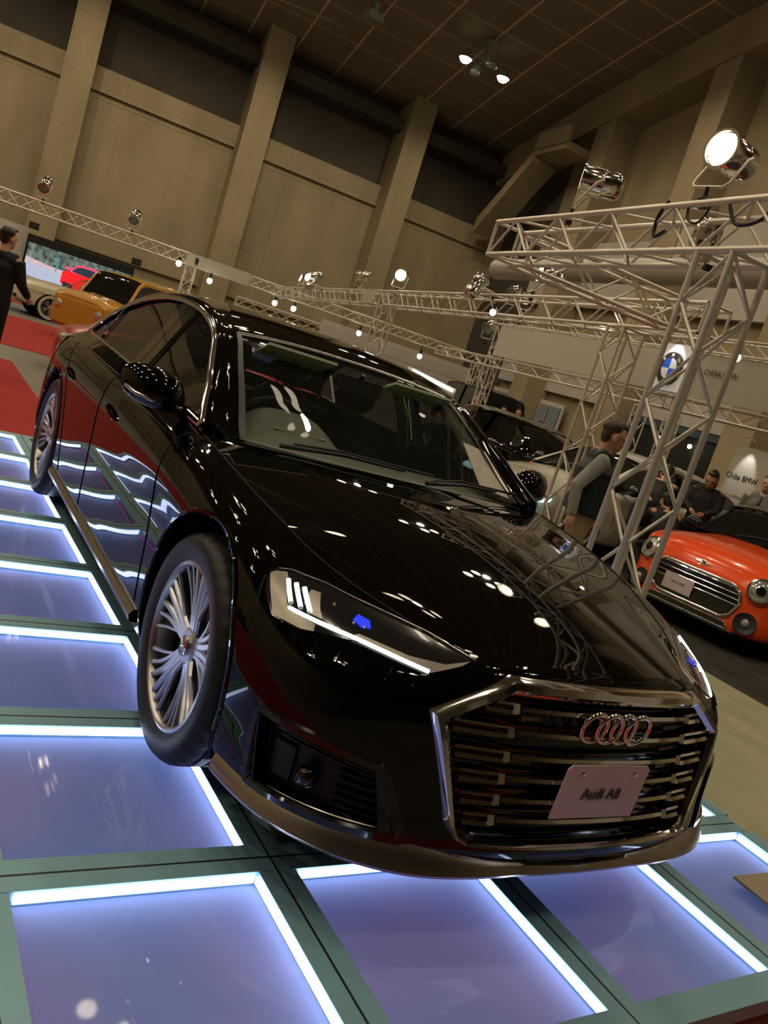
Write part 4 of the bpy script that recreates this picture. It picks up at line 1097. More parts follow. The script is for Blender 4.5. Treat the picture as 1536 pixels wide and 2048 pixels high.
# far trusses on the left
truss(hall(31.5, -7, 2.95), hall(31.5, 4.2, 2.95), .40, 'far pale truss crossing the upper left above the video screen', step=.46, rc=.03, rb=.018)
truss(hall(31.5, 6.6, 2.95), hall(31.5, 17, 2.95), .34, 'far truss behind the sedan roof to the right of the name banner', step=.46, rc=.028, rb=.015)
truss(hall(40, 8, 2.3), hall(40, 21, 2.3), .40, 'lowest far truss just above the sedan roofline', step=.55, rc=.028, rb=.016)
for s, nm in ((4.4, 'far truss leg right of the yellow car'), (16.8, 'far truss leg by the white partition')):
    truss(hall(31.5, s, FLOOR), hall(31.5, s, 2.8), .34, nm, step=.40, rc=.028, rb=.015, cat='truss tower', name='truss_tower')
b_ = MB(); hbox(b_, 31.2, 31.24, 4.2, 6.5, 2.72, 3.18); bn = tag(b_.build('banner', M['sign_white'], None, 0), 'small white name banner hung on the far truss above the yellow car', 'banner')
b_ = MB(); b_.add([hall(31.18, 4.45, 3.05), hall(31.18, 4.53, 3.10), hall(31.18, 4.60, 2.98), hall(31.18, 4.55, 2.82), hall(31.18, 4.47, 2.86)], [(0, 1, 2, 3, 4)]); b_.build('emblem', M['ink'], bn, 0)
q = T3 + TU * 11.0; q2 = T3 + TU * 11.9
b_ = MB(); n_ = Vector((TU.y, -TU.x, 0)) * -.19; n_ = n_ if (q + n_ - CAMP).length < (q - CAMP).length else -n_
b_.add([q + n_ + Vector((0, 0, -.15)), q2 + n_ + Vector((0, 0, -.15)), q2 + n_ + Vector((0, 0, .16)), q + n_ + Vector((0, 0, .16))], [(0, 1, 2, 3)]); tag(b_.build('banner', M['sign_white'], None, 0), 'pale banner on the middle truss left of the lit reflector lamp', 'banner')
# ---------------------------------------------------------------- par cans
def make_par(lit=True, glow=True):
    r = empty('par_can', (0, 0, 0)); body_ = MB()
    body_.lathe([(.112, .0), (.118, .002), (.118, .012), (.106, .016), (.106, .155), (.110, .16), (.110, .172), (.104, .176), (.104, .262), (.092, .30), (.062, .325), (.0001, .33)], 32)
    can = body_.build('can', M['par'], r, 50)
    o = MB(); o.lathe([(.0001, .035), (.101, .030), (.101, .028)], 24); o.build('lens', M['bulb'] if lit else M['lamp_glass_off'], r, 60)
    rg_ = MB(); rg_.lathe([(.104, -.004), (.121, -.004), (.121, .010), (.104, .010), (.104, -.004)], 28); rg_.build('filter_frame', M['par'], r, 40)
    y = MB(); pts = [(0, .118, .17), (.03, .125, .12), (.20, .125, .02), (.23, .10, .0), (.23, -.10, .0), (.20, -.125, .02), (.03, -.125, .12), (0, -.118, .17)]
    y.tube([(-p[0], p[1], p[2] + .0) for p in pts], .010, 6); y.build('yoke', M['steel'], r, 60)
    c = MB(); c.tube([(-.23, 0, 0), (-.31, 0, 0)], .014, 8); c.box((-.33, 0, 0), (.06, .05, .05)); c.build('clamp', M['black_trim'], r, 60)
    return r
par_on = make_par(True); par_off = make_par(False); used_p = set()
def place_par(src, base, aim, label, scale=1.0, group=None):
    """base: clamp point on the truss; aim: direction of the beam"""
    t = src if id(src) not in used_p else copy_tree(src); used_p.add(id(src))
    aim = Vector(aim).normalized(); z = -aim; up = Vector((0, 0, 1)); x = (up - z * up.dot(z)).normalized(); y = z.cross(x)
    R = Matrix((x, y, z)).transposed().to_4x4()
    off = R @ Vector((-.34, 0, 0)) * scale
    t.matrix_world = Matrix.Translation(Vector(base) - off) @ R @ Matrix.Diagonal((scale, scale, scale, 1))
    tag(t, label, 'spotlight', group); return t
tc_ = lambda p: (CAMP - Vector(p)).normalized()
def dirv(az, el): a, e = math.radians(az), math.radians(el); return Vector((math.cos(a) * math.cos(e), math.sin(a) * math.cos(e), math.sin(e)))
place_par(par_on, bp(-2.62, -.1, ZT + .16), dirv(-84, -2), 'large silver reflector lamp shining brightly on the truss above the near tower', 1.05)
place_par(par_on, bp(-.95, 0, ZT + .16), dirv(-128, -2), 'silver reflector lamp seen from the side at the left end of the near truss', 1.05)
place_par(par_on, bp(-3.25, 0.1, ZT + .16), dirv(-40, -5), 'silver reflector lamp cut by the right picture edge', 1.05)
place_par(par_off, bp(-2.62, .12, ZT - .17), dirv(150, -75), 'silver reflector lamp hanging inside the near tower', .9)
pl3 = [(4.05, dirv(-112, 2), 1, 'lit reflector lamp nearest the end of the middle truss'), (5.35, dirv(100, 60), 0, 'dark upright reflector lamp on the middle truss'), (10.2, dirv(-45, -2), 1, 'brightest lit reflector lamp on the middle truss beside the banner'),
       (13.3, dirv(200, -5), 0, 'unlit reflector lamp left of the banner on the middle truss'), (18.2, dirv(-110, -20), 1, 'reflector lamp tilted down, second from the left of the middle truss group'), (16.8, dirv(100, 60), 0, 'small upright lamp on the middle truss above the roof'), (20.5, dirv(-100, 10), 1, 'leftmost lamp of the middle truss group'), (19.2, dirv(-60, 5), 1, 'third lamp from the left on the middle truss group')]
for a, dv, lit, lb in pl3:
    p = T3 + TU * a; place_par(par_on if lit else par_off, (p.x, p.y, ZT + .15), dv, lb, 1.15)
for s, lb in ((-.75, 'lamp standing on the far truss, leftmost of two'), (2.2, 'lamp standing on the far truss above the video screen')):
    place_par(par_off, hall(31.5, s, 3.15), dirv(-20, -40), lb, 1.6)
for a, z, lb in ((12.9, 3.9, 'unlit lamp on the fascia truss, left of a pair'), (12.1, 3.8, 'unlit lamp on the fascia truss, right of a pair'), (13.6, 2.9, 'lamp hanging low under the far fascia truss')):
    place_par(par_off, bp(a, 7.4, z), dirv(-60, -30), lb, 1.3)
# small bare bulbs strung along the trusses
def bulb(p, r, label, top=2.75, grp='small bare bulbs strung on the far trusses'):
    o = MB(); o.ell((0, 0, 0), (r, r, r * 1.1), 12); x = o.build('bulb', M['bulb'], None, 60); x.location = p; tag(x, label, 'light bulb', grp)
    s_ = MB(); s_.tube([(0, 0, r * .9), (0, 0, r * 2.2), (0, 0, max(r * 2.3, top - p[2]))], [r * .5, r * .5, r * .12], 8); s_.build('socket', M['black_trim'], x, 60)
for d, s, z, lb in ((30.5, 3.85, 2.66, 'bare bulb on the far truss right of the name banner'), (31, 5.1, 2.45, 'bare bulb just above the yellow car roof'), (31, 7.6, 2.45, 'bare bulb above the crest of the sedan roof'), (31.2, 8.4, 2.48, 'bare bulb right of the roof crest, biggest of the string'), (31.2, 11.2, 2.4, 'bare bulb further right along the far truss'), (31.2, 14, 2.3, 'bare bulb at the right end of the string')):
    bulb(hall(d, s, z), .10, lb)
bulb(Vector((-7.52, 5.26, 2.60)), .045, 'tiny lit lamp under the middle truss left of the grey tube')
bulb(bp(-1.2, 2.0, 2.44), .035, 'tiny lit lamp where the short truss meets the near tower')
# duct
o = MB(); o.tube([bp(8.5, 4.4, 4.0), bp(-7, 4.4, 4.0)], .20, 20); tag(o.build('duct', mat('duct_grey', (.40, .37, .32), .5, .3), None, 60), 'long grey round duct hanging behind the near truss', 'duct')
o = MB(); o.box(bp(-.5, 6.0, 4.9), (11, .5, .75), (0, 0, HALL_AZ)); tag(o.build('hanging_beam', M['sign_white'], None, 0), 'long pale box beam hanging behind the near truss, above the duct', 'beam')
# cables on the near truss
def cable(pts, label, r=.008):
    o = MB(); o.tube(spline(pts, 24), r, 6); tag(o.build('cable', M['black_trim'], None, 60), label, 'cable')
pA = bp(-2.35, -.15, ZT + .17)
cable([tuple(pA + Vector((0, 0, .02))), tuple(pA + Vector((-.05, 0, -.10))), tuple(pA + Vector((-.02, 0, -.22))), tuple(pA + Vector((.06, 0, -.18)))], 'short black cable hanging left of the near tower top', .013)
pA = bp(-2.55, -.15, ZT + .17)
cable([tuple(pA), tuple(pA + Vector((.05, 0, -.12))), tuple(pA + Vector((.12, 0, -.14))), tuple(pA + Vector((.18, 0, -.02))), tuple(pA + Vector((.10, 0, .03)))], 'looped black cable under the bright reflector lamp')
pA = bp(-3.1, -.15, ZT + .12)
cable([tuple(pA + Vector((-.15, 0, 0))), tuple(pA + Vector((-.05, 0, -.12))), tuple(pA + Vector((.10, 0, -.10))), tuple(pA + Vector((.2, 0, .02)))], 'black cable sagging right of the near tower', .011)
pA = bp(-3.25, .0, ZT + .17)
cable([tuple(pA), tuple(pA + Vector((-.06, 0, .25))), tuple(pA + Vector((-.02, 0, .42))), tuple(pA + Vector((.08, 0, .5)))], 'thick black cable rising to the lamp at the right edge', .011)
# ---------------------------------------------------------------- fascia and signs
FY = 7.34
o = MB(); P = [bp(-1.5, FY, 2.62), bp(12.9, FY, 2.62), bp(12.9, FY, 3.42), bp(-1.5, FY, 3.42)]; P2 = [p + BV * .05 for p in P]
o.add(P + P2, [(0, 1, 2, 3), (7, 6, 5, 4), (0, 4, 5, 1), (1, 5, 6, 2), (2, 6, 7, 3), (3, 7, 4, 0)]); fas = tag(o.build('fascia', M['sign_white'], None, 0), 'long white fascia board hung between two trusses at right', 'sign')
def facing(p, b):          # rotation for text that faces the viewer side (-BV)
    return (PI / 2, 0, HALL_AZ + PI)
sg_p = bp(5.72, FY - .1, 0)
M['blue'] = mat('roundel_blue', (.02, .12, .75), .4); M['roundel_white'] = mat('roundel_white', (.75, .75, .75), .4)
M['lit_white'] = mat('lit_white', (.85, .85, .85), .5, emit=(1, 1, 1), es=.10)
sign = empty('brand_sign', sg_p + Vector((0, 0, 2.62)), HALL_AZ + PI, 'square white sign with a round blue and white emblem, lit from above', 'sign')
o = MB(); o.prism([(-.40, 0), (.40, 0), (.40, .90), (-.40, .90)], 'y', -.06, .04); o.build('sign_panel', M['lit_white'], sign, 20)
def disc(r0, r1, a0, a1, y, n=40):
    o = MB(); A = [a0 + (a1 - a0) * k / n for k in range(n + 1)]; P = [(r0 * math.cos(a), y, .42 + r0 * math.sin(a)) for a in A] + [(r1 * math.cos(a), y, .42 + r1 * math.sin(a)) for a in A]
    return o.add(P, [(k, k + 1, n + 2 + k, n + 1 + k) for k in range(n)])
o = MB(); o.lathe([(.0001, .05), (.30, .05), (.315, .04), (.32, 0)], 48, Matrix.Translation((0, -.06, .42)) @ Matrix.Rotation(PI / 2, 4, 'X')); em = o.build('emblem', M['ink'], sign, 30)
for k in range(4):
    disc(.002, .20, PI / 2 * k, PI / 2 * (k + 1), -.113, 14).build('emblem_quarter', M['blue'] if k in (1, 3) else M['roundel_white'], em, 0)
disc(.20, .212, 0, 2 * PI, -.114).build('emblem_ring', M['par'], em, 0)
disc(.305, .318, 0, 2 * PI, -.113).build('emblem_rim', M['par'], em, 0)
for t_, a in zip('BMW', (2.45, PI / 2, .70)):
    x = text(t_, .10, (.255 * math.cos(a), -.115, .42 + .255 * math.sin(a)), (PI / 2, 0, 0), M['roundel_white'], em, 'emblem_letter', .001, .001); x.rotation_euler = (PI / 2, -(a - PI / 2), 0)
text('CHIBA BMW', .15, (1.18, .045, .48), (PI / 2, 0, 0), M['ink'], sign, 'fascia_lettering', .002)
l_ = bpy.data.lights.new('sign_lamp', 'SPOT'); l_.energy = 14; l_.spot_size = 1.5; l_.spot_blend = .6; l_.shadow_soft_size = .04
o_ = bpy.data.objects.new('sign_lamp', l_); COL.objects.link(o_); o_.location = sg_p - BV * .30 + Vector((0, 0, 3.62)); o_.rotation_euler = (-BV * -.25 + Vector((0, 0, -.55))).to_track_quat('-Z', 'Y').to_euler()
# free standing lit panel at the right edge
pn = bp(2.27, 6.78, FLOOR); pan = empty('display_panel', pn, HALL_AZ + PI, 'tall white standing panel lit by a cone of light at the right edge', 'display panel')
o = MB(); o.prism([(-.75, 0), (.85, 0), (.85, 2.12), (-.75, 2.12)], 'y', -.05, .05); o.build('panel_board', M['sign_white'], pan, 0)
text('Chiba BMW', .13, (-.42, -.055, 1.62), (PI / 2, 0, 0), M['ink'], pan, 'panel_lettering', .002)
o = MB(); o.tube([(-.40, -.02, 2.10), (-.40, -.12, 2.26), (-.40, -.30, 2.24)], .015, 8); o.build('lamp_arm', M['par'], pan, 60)
l_ = bpy.data.lights.new('panel_lamp', 'SPOT'); l_.energy = 16; l_.spot_size = .9; l_.spot_blend = .5; l_.shadow_soft_size = .03
o_ = bpy.data.objects.new('panel_lamp', l_); COL.objects.link(o_); o_.location = pn + BU * .40 - BV * .26 + Vector((0, 0, 2.22)); o_.rotation_euler = (BV * .35 + Vector((0, 0, -.9))).to_track_quat('-Z', 'Y').to_euler()
# dark doorway with ceiling lights, louvres, partition
w = MB(); hbox(w, 25.2, 33.5, WR - .5, WR - .42, FLOOR, 2.6); x = st('dark_opening', w, M['black_matte'])  # flat black slab stands in for the unlit depth of the opening
w = MB(); hbox(w, 25.0, 33.8, WR - .6, WR - .3, 2.6, 2.9); st('trim_5', w, mat('blue_lintel', (.04, .06, .09), .5))
for d in (26.5, 28.5, 31.0): bulb(hall(d, WR - .75, 2.2), .09, 'small lamp glowing in the dark doorway, %s' % {26.5: 'right one', 28.5: 'middle one', 31.0: 'left one'}[d], 2.6, 'lamps in the dark doorway')
M['louvre'] = mat('louvre_grey', (.22, .24, .27), .6)
for d0, d1 in ((40.6, 43.9), (36.3, 38.6)):
    lv = empty('louvre_door', hall(d0, WR - .5, FLOOR), 0, 'grey louvred double door in the right wall, %s of the tan pillar' % ('left' if d0 > 40 else 'right'), 'door')
    w = MB(); hbox(w, d0, d1, WR - .5, WR - .4, FLOOR, 2.45); child(w, 'door_frame', M['sign_white'], lv)
    for hh_ in (0, 1):
        w = MB(); dm = (d0 + d1) / 2; a0, a1 = (d0 + .15, dm - .06) if hh_ == 0 else (dm + .06, d1 - .15)
        G = []
        for k in range(23): z = .25 + .09 * k; G.append([hall(a0, WR - .53, z), hall(a1, WR - .53, z)]); G.append([hall(a0, WR - .60, z - .05), hall(a1, WR - .60, z - .05)])
        w.grid(G); child(w, 'louvre_leaf', M['louvre'], lv)
w = MB(); hbox(w, 33, 33.12, 10.2, 17.4, FLOOR, 2.55); tag(w.build('partition', M['white_panel'], None, 0), 'plain white partition wall behind the sedan roof', 'partition')
w = MB(); hbox(w, 32.8, 32.9, 12.5, 17.4, 1.2, 1.45); tag(w.build('stripe_board', M['louvre'], None, 0), 'blue grey stripe board low on the white partition', 'board')
# video screen showing a red sports car on a road
scp = hall(40, 0, 0)
def sc(d, s, z): return hall(d, s, z)
scr = empty('video_screen', hall(41, 1.1, FLOOR), 0, 'large lit video screen showing a red sports car on a tree lined road', 'screen')
def scol(n, c, e=.9): return mat(n, c, .5, emit=c, es=e)
def sface(name, pts, m, k):
    o = MB(); o.add([hall(40.9 - .012 * k, s, z) for s, z in pts], [tuple(range(len(pts)))]); return child(o, name, m, scr)
S0, S1, Z0, Z1 = -1.15, 3.25, -.25, 1.90
w = MB(); hbox(w, 41, 41.2, S0 - .1, S1 + .1, FLOOR, Z1 + .35); child(w, 'screen_housing', M['black_matte'], scr)
tm = noisy(scol('screen_trees', (.06, .10, .09)), (.02, .04, .04), (.16, .22, .20), 5.0); nt = tm.node_tree
nt.links.new(nt.nodes['Principled BSDF'].inputs['Base Color'].links[0].from_socket, nt.nodes['Principled BSDF'].inputs['Emission Color'])
sface('picture_trees', [(S0, .9), (S1, .9), (S1, Z1), (S0, Z1)], tm, 0)
sface('picture_road', [(S0, Z0), (S1, Z0), (S1, 1.0), (S0, 1.22)], scol('screen_road', (.36, .42, .58)), 1)
sface('picture_verge', [(S0, 1.10), (.4, .98), (.4, 1.10), (S0, 1.30)], scol('screen_verge', (.50, .38, .46)), 2)
sface('picture_shadow', [(S0, Z0), (1.2, Z0), (.8, .35), (S0, .55)], scol('screen_shadow', (.20, .22, .32)), 3)
sface('picture_pole', [(.12, 1.0), (.17, 1.0), (.20, 1.6), (.13, 1.6)], scol('screen_pole', (.05, .25, .30)), 4)
red = scol('screen_red', (.85, .01, .015), 1.1); pink = scol('screen_pink', (.75, .06, .16), 1.0)
sface('picture_car_body', [(.42, .62), (.42, 1.10), (.60, 1.22), (.95, 1.28), (1.9, 1.26), (2.25, 1.08), (2.35, .85), (2.30, .50), (1.9, .42), (.9, .45)], red, 5)
sface('picture_car_roof', [(.68, 1.20), (.90, 1.52), (1.15, 1.62), (1.75, 1.62), (2.0, 1.50), (2.22, 1.15)], pink, 6)
sface('picture_car_windscreen', [(.80, 1.24), (.98, 1.47), (1.2, 1.53), (1.68, 1.53), (1.86, 1.44), (2.02, 1.20), (1.5, 1.17)], scol('screen_glass', (.02, .03, .05)), 7)
sface('picture_car_mirror', [(.50, 1.25), (.66, 1.25), (.66, 1.38), (.50, 1.40)], pink, 7)
sface('picture_car_mirror', [(2.35, 1.05), (2.55, 1.05), (2.55, 1.2), (2.38, 1.2)], pink, 7)
sface('picture_car_side', [(2.25, .45), (2.6, .55), (2.72, .85), (2.5, 1.02), (2.05, 1.45), (2.2, 1.1)], scol('screen_blue', (.16, .30, .62)), 6)
o = MB(); o.lathe([(.0001, 0), (.13, 0)], 20); c_ = o.build('picture_headlamp', scol('screen_lamp', (.8, .95, 1.0), 1.4), scr, 0); c_.location = hall(40.8, 2.42, .72) - scr.location; c_.rotation_euler = (PI / 2, 0, HALL_AZ - PI / 2)
sface('picture_car_intake', [(.55, .50), (.95, .48), (.95, .68), (.50, .72)], scol('screen_dark', (.03, .01, .02)), 8)
sface('picture_car_intake', [(1.8, .45), (2.2, .50), (2.15, .72), (1.85, .68)], bpy.data.materials['screen_dark'], 8)
w = MB(); hbox(w, 41.6, 41.75, -7, S0 - .15, FLOOR, 2.5); tag(w.build('partition', M['white_panel'], None, 0), 'white partition left of the video screen, behind the man in black', 'partition')
w = MB(); hbox(w, 41.6, 41.75, S1 + .12, 10, FLOOR, 1.85); tag(w.build('partition', M['white_panel'], None, 0), 'low white partition right of the video screen, behind the yellow car', 'partition')
for s, lb in ((-1.3, 'small black loudspeaker above the left end of the video screen'), (3.15, 'small black loudspeaker above the right end of the video screen')):
    o = MB(); o.box((0, 0, 0), (.25, .42, .24)); o.box((.16, 0, .05), (.1, .06, .06)); x = o.build('loudspeaker', M['black_matte'], None, 0); x.location = hall(41, s + .2, 2.62 if s < 0 else 2.55); x.rotation_euler = (0, .2, HALL_AZ); tag(x, lb, 'loudspeaker')

# the show lamps on the trusses that light the cars below
def show_light(name, loc, to, e, ang=.7, col=(1, .9, .74)):
    l = bpy.data.lights.new(name, 'SPOT'); l.energy = e; l.spot_size = ang; l.spot_blend = .5; l.shadow_soft_size = .11; l.color = col
    o = bpy.data.objects.new(name, l); COL.objects.link(o); o.location = loc; o.rotation_euler = (Vector(to) - Vector(loc)).to_track_quat('-Z', 'Y').to_euler()
show_light('show_lamp', T3 + TU * 10.2 + Vector((0, 0, .45)), (-22.8, 1.6, .6), 900, .5)
show_light('show_lamp', T3 + TU * 5.35 + Vector((0, 0, .45)), (-17.5, 1.5, .9), 220, .5)
show_light('show_lamp', bp(-3.3, .4, 2.75), (-2.6, 5.6, .7), 60, .8)
show_light('show_lamp', T3 + TU * 2.0 + Vector((0, 0, .1)), (-5.4, 6.6, .6), 60, .9)
# ================================================================ other cars on show
def paint(name, c, rough=.3, metal=0.): return mat(name, c, rough, metal, .9)
M['orange'] = paint('orange_paint', (.95, .085, .006), .22); M['white_car'] = paint('white_paint', (.55, .52, .42))
M['yellow'] = paint('yellow_paint', (.50, .235, .012)); M['cream'] = paint('cream_paint', (.60, .54, .38)); M['silver'] = paint('silver_paint', (.35, .37, .30), .3, .5)
M['car_glass'] = mat('dark_car_glass', (.008, .009, .008), .03, 0, .8); M['tail_red'] = mat('tail_lamp', (.6, .01, .01), .2, emit=(1, .02, .02), es=1.5)
M['lamp_cyan'] = mat('lit_headlamp', (.6, .8, .9), .1, emit=(.55, .95, 1.0), es=1.6); M['lamp_clear'] = mat('clear_lamp', (.6, .6, .56), .08, .7)
M['whitewall'] = mat('white_wall', (.55, .50, .42), .5)
def body_mesh(L, W, st_, arches, ra, both_=True):
    """st_: stations (x, half width, z low, z mid, z shoulder, z centre top). front at x=0, rear at x=-L"""
    rowsN = []
    for (x, w, zl, zm, zs, zc) in st_:
        rowsN.append([(x, 0, zl), (x, w * .80, zl), (x, w * .95, zl + .03), (x, w * 1.0, zl + .16), (x, w * 1.0, zm), (x, w * .985, zm + (zs - zm) * .5), (x, w * .94, zs - .03), (x, w * .84, zs), (x, w * .5, zs + (zc - zs) * .75), (x, 0, zc)])
    nr = len(rowsN[0]); G = []
    for k in range(nr): G.append(spline([r[k] for r in rowsN], (len(st_) - 1) * 8))
    T = [[G[k][i] for k in range(nr)] for i in range(len(G[0]))]
    F = [spline([tuple(p) for p in t], (nr - 1) * 5) for t in T]
    GG = [[F[i][j] for i in range(len(F))] for j in range(len(F[0]))]
    v, f = cut_circles(GG, [(a, ra * .93, ra * 1.12) for a in arches])
    m = MB(); m.add(v, f); m.add(mirr(v), f)
    for e in (0, len(F) - 1):
        ring = [GG[j][e] for j in range(len(GG))]; k = len(ring)
        m.add(ring + mirr(ring), [(j, j + 1, k + j + 1, k + j) for j in range(k - 1)])
    return m
def simple_car(name, label, loc, az, L, W, st_, cabin, col, wheel_r, arches, hl=None, tail=True, mirrors=True, whitewall=False, wheels=(1, -1), roof_m=None, glass=None, scale=1.0, cat='car'):
    r = empty(name, loc, az, label, cat); r.scale = (scale,) * 3
    b = body_mesh(L, W, st_, arches, wheel_r); bo = b.build('body', col, r, 38, weld=.0008)
    tree = BVHTree.FromPolygons([Vector(v) for v in b.v], b.f)
    # cabin: (x, z, half width) outline along the roof; base line below
    top_ = spline([c[:3] for c in cabin], 40); n = len(top_)
    def sec(i, k):
        p = top_[i]; x, z, w = p.x, p.y, p.z
        return Vector((x, w * math.sin(k * PI / 2) if k < 1 else w, z + .045 * math.cos(k * PI / 2) ** 1.0))
    def side(i, f):
        p = top_[i]; zb = min(p.y, belt_z(p.x)); return Vector((p.x, p.z + (W * .5 * .86 - p.z) * f, p.y + (zb - p.y) * f))
    def belt_z(x):
        xs = [(s[0], s[4]) for s in st_]
        for a, b2 in zip(xs, xs[1:]):
            if b2[0] <= x <= a[0]: t = (x - a[0]) / (b2[0] - a[0]); return a[1] + (b2[1] - a[1]) * t - .01
        return xs[-1][1]
    zmax = max(p.y for p in top_)
    zr = zmax - .07
    ids = [i for i in range(n) if top_[i].y >= zr - .02]
    KS = [k / 8 for k in range(9)]
    i0, i1 = ids[0], ids[-1]
    rf = MB()
    rf.grid([[Vector((top_[i].x, s * top_[i].z * k, top_[i].y + .05 * (1 - k ** 3))) for k in KS] for s in (1,) for i in range(i0, i1 + 1)])
    rf.grid([[Vector((top_[i].x, -top_[i].z * k, top_[i].y + .05 * (1 - k ** 3))) for k in KS] for i in range(i0, i1 + 1)])
    for s in (1, -1):     # rail strip and end pillars
        rf.grid([[Vector((side(i, f).x, s * side(i, f).y, side(i, f).z)) for f in (0, .04, .09)] for i in range(n)])
        for e in ((0, 3), (n - 4, n - 1)):
            rf.grid([[Vector((side(i, f).x, s * side(i, f).y, side(i, f).z)) for f in (0, .3, .6, 1)] for i in range(e[0], e[1] + 1)])
        for a, b2 in ((0, i0), (i1, n - 1)):
            rf.grid([[Vector((top_[i].x, s * top_[i].z * k, top_[i].y + .05 * (1 - k ** 3) * min(1, .3 + .7 * (top_[i].y - top_[0].y) / max(.01, zmax - top_[0].y)))) for k in (.90, .95, 1.0)] for i in range(a, b2 + 1)])
    rf.build('roof', roof_m or col, r, 40)
    gl_ = glass or M['car_glass']
    for nm, a, b2 in (('windscreen', 0, i0), ('rear_window', i1, n - 1)):
        g = MB(); g.grid([[Vector((top_[i].x, top_[i].z * k * .91, top_[i].y - .004 + .05 * (1 - abs(k) ** 3) * min(1, .3 + .7 * (top_[i].y - top_[0].y) / max(.01, zmax - top_[0].y)))) for k in [q / 8 - 1 for q in range(17)]] for i in range(a, b2 + 1)]); g.build(nm, gl_, r, 40)
    xm = (top_[0].x + top_[-1].x) / 2 + .05
    for s in (1, -1):
        for nm, cond in (('front_side_window', lambda x: x > xm + .03), ('rear_side_window', lambda x: x < xm - .03)):
            ii = [i for i in range(2, n - 2) if cond(top_[i].x)]
            g = MB(); g.grid([[Vector((side(i, f).x, s * (side(i, f).y - .008), side(i, f).z)) for f in (.05, .3, .55, .8, 1)] for i in ii]); g.build(nm, gl_, r, 40)
        ii = [i for i in range(1, n - 1) if abs(top_[i].x - xm) < .08]
        if ii:
            g = MB(); g.grid([[Vector((side(i, f).x, s * (side(i, f).y + .001), side(i, f).z)) for f in (.05, .5, 1)] for i in ii]); g.build('door_pillar', M['black_gloss'], r, 0)
    if mirrors:
        for s in (1, -1):
            x0 = top_[0].x - .30; o = MB(); o.ell((x0, s * (W / 2 + .07), belt_z(x0) + .10), (.06, .11, .075), 14); o.tube([(x0, s * W * .42, belt_z(x0) + .02), (x0, s * (W / 2 + .03), belt_z(x0) + .06)], .022, 8); o.build('door_mirror', col if mirrors is True else mirrors, r, 60)
    if hl:
        for s in (1, -1):
            x, y, z, rx, ry, rz, mm = hl; o = MB(); o.ell((x, s * y, z), (rx, ry, rz), 16); q = o.build('headlight', mm, r, 60)
    if tail:
        for s in (1, -1):
            o = MB(); o.ell((-L + .10, s * W * .40, st_[-2][4] - .14), (.10, .12, .07), 12); o.build('tail_light', M['tail_red'], r, 60)
    for a in arches:
        for s in (1, -1):
            w = place_wheel(a, s, wheel_r, r, W / 2 - .118 * wheel_r / .362, wheel_r / .362, .3)
            if whitewall:
                ww = MB(); ww.lathe([(.27, .121), (.335, .1225), (.337, .119)], 40); x = ww.build('white_wall', M['whitewall'], w, 0)
            if s < 0 or True:
                o = MB(); o.lathe([(.0001, 0), (wheel_r * 1.1, 0)], 24, Matrix.Translation((a, s * (W / 2 - .26), wheel_r)) @ Matrix.Rotation(PI / 2, 4, 'X')); o.build('wheel_housing', M['black_matte'], r, 0)
    o = MB(); o.box((-L / 2, 0, .26), (L * .86, W * .72, .06)); o.build('underbody', M['black_matte'], r, 0)
    return r, tree
# ---- orange hatchback, nose towards the aisle
ST = [(.0, .56, .20, .42, .66, .70), (-.06, .68, .19, .42, .74, .80), (-.20, .80, .19, .44, .83, .90), (-.42, .855, .19, .48, .875, .955), (-.80, .862, .19, .50, .90, 1.0), (-1.15, .862, .19, .5, .915, 1.03), (-1.9, .862, .19, .5, .93, 1.05), (-2.7, .862, .19, .5, .93, 1.0), (-3.2, .86, .2, .5, .91, .95), (-3.5, .80, .25, .5, .86, .88), (-3.6, .72, .30, .5, .80, .82)]
CB = [(-1.02, .98, .70), (-1.25, 1.18, .655), (-1.45, 1.33, .62), (-1.75, 1.375, .61), (-2.4, 1.385, .61), (-3.1, 1.36, .60), (-3.35, 1.20, .64), (-3.48, .95, .68)]
MY = math.radians(-80)
mini, mt = simple_car('hatchback', 'bright orange hatchback with round headlights and a dark barred grille', (-2.62, 5.01, FLOOR + .01), MY, 3.6, 1.727, ST, CB, M['orange'], .315, (-.78, -3.15 + .12), mirrors=M['black_gloss'], roof_m=M['black_gloss'], tail=True, scale=.95)
def mx(y, z):
    h = mt.ray_cast(Vector((2, y, z)), Vector((-1, 0, 0))); return (h[0].x if h[0] is not None else -.1), (h[1] if h[1] is not None else Vector((1, 0, 0)))
def mpatch(poly, off, name, m, nseg=None, par=None, thick=.0):
    B = []
    for i in range(len(poly)):
        a, b = Vector(poly[i]), Vector(poly[(i + 1) % len(poly)]); n = max(1, int((b - a).length / .035)); B += [a.lerp(b, k / n) for k in range(n)]
    I = []; y0 = min(b.x for b in B); y1 = max(b.x for b in B); z0 = min(b.y for b in B); z1 = max(b.y for b in B); y = y0 + .02
    while y < y1:
        z = z0 + .02
        while z < z1:
            if in_poly(y, z, [tuple(b) for b in B]) and min((Vector((y, z)) - b).length for b in B) > .02: I.append(Vector((y, z)))
            z += .035
        y += .035
    rr = delaunay_2d_cdt(B + I, [], [list(range(len(B)))], 1, 1e-6); o = MB()
    o.add([Vector((mx(v.x, v.y)[0] + off, v.x, v.y)) for v in rr[0]], [tuple(f) for f in rr[2]])
    return o.build(name, m, par or mini, 40)
def mloop(poly, off, r_, name, m, par=None):
    o = MB(); P = []
    for i in range(len(poly)):
        a, b = Vector(poly[i]), Vector(poly[(i + 1) % len(poly)]); n = max(1, int((b - a).length / .03)); P += [a.lerp(b, k / n) for k in range(n)]
    o.tube([Vector((mx(p.x, p.y)[0] + off, p.x, p.y)) for p in P], r_, 8, closed=True); return o.build(name, m, par or mini, 60)
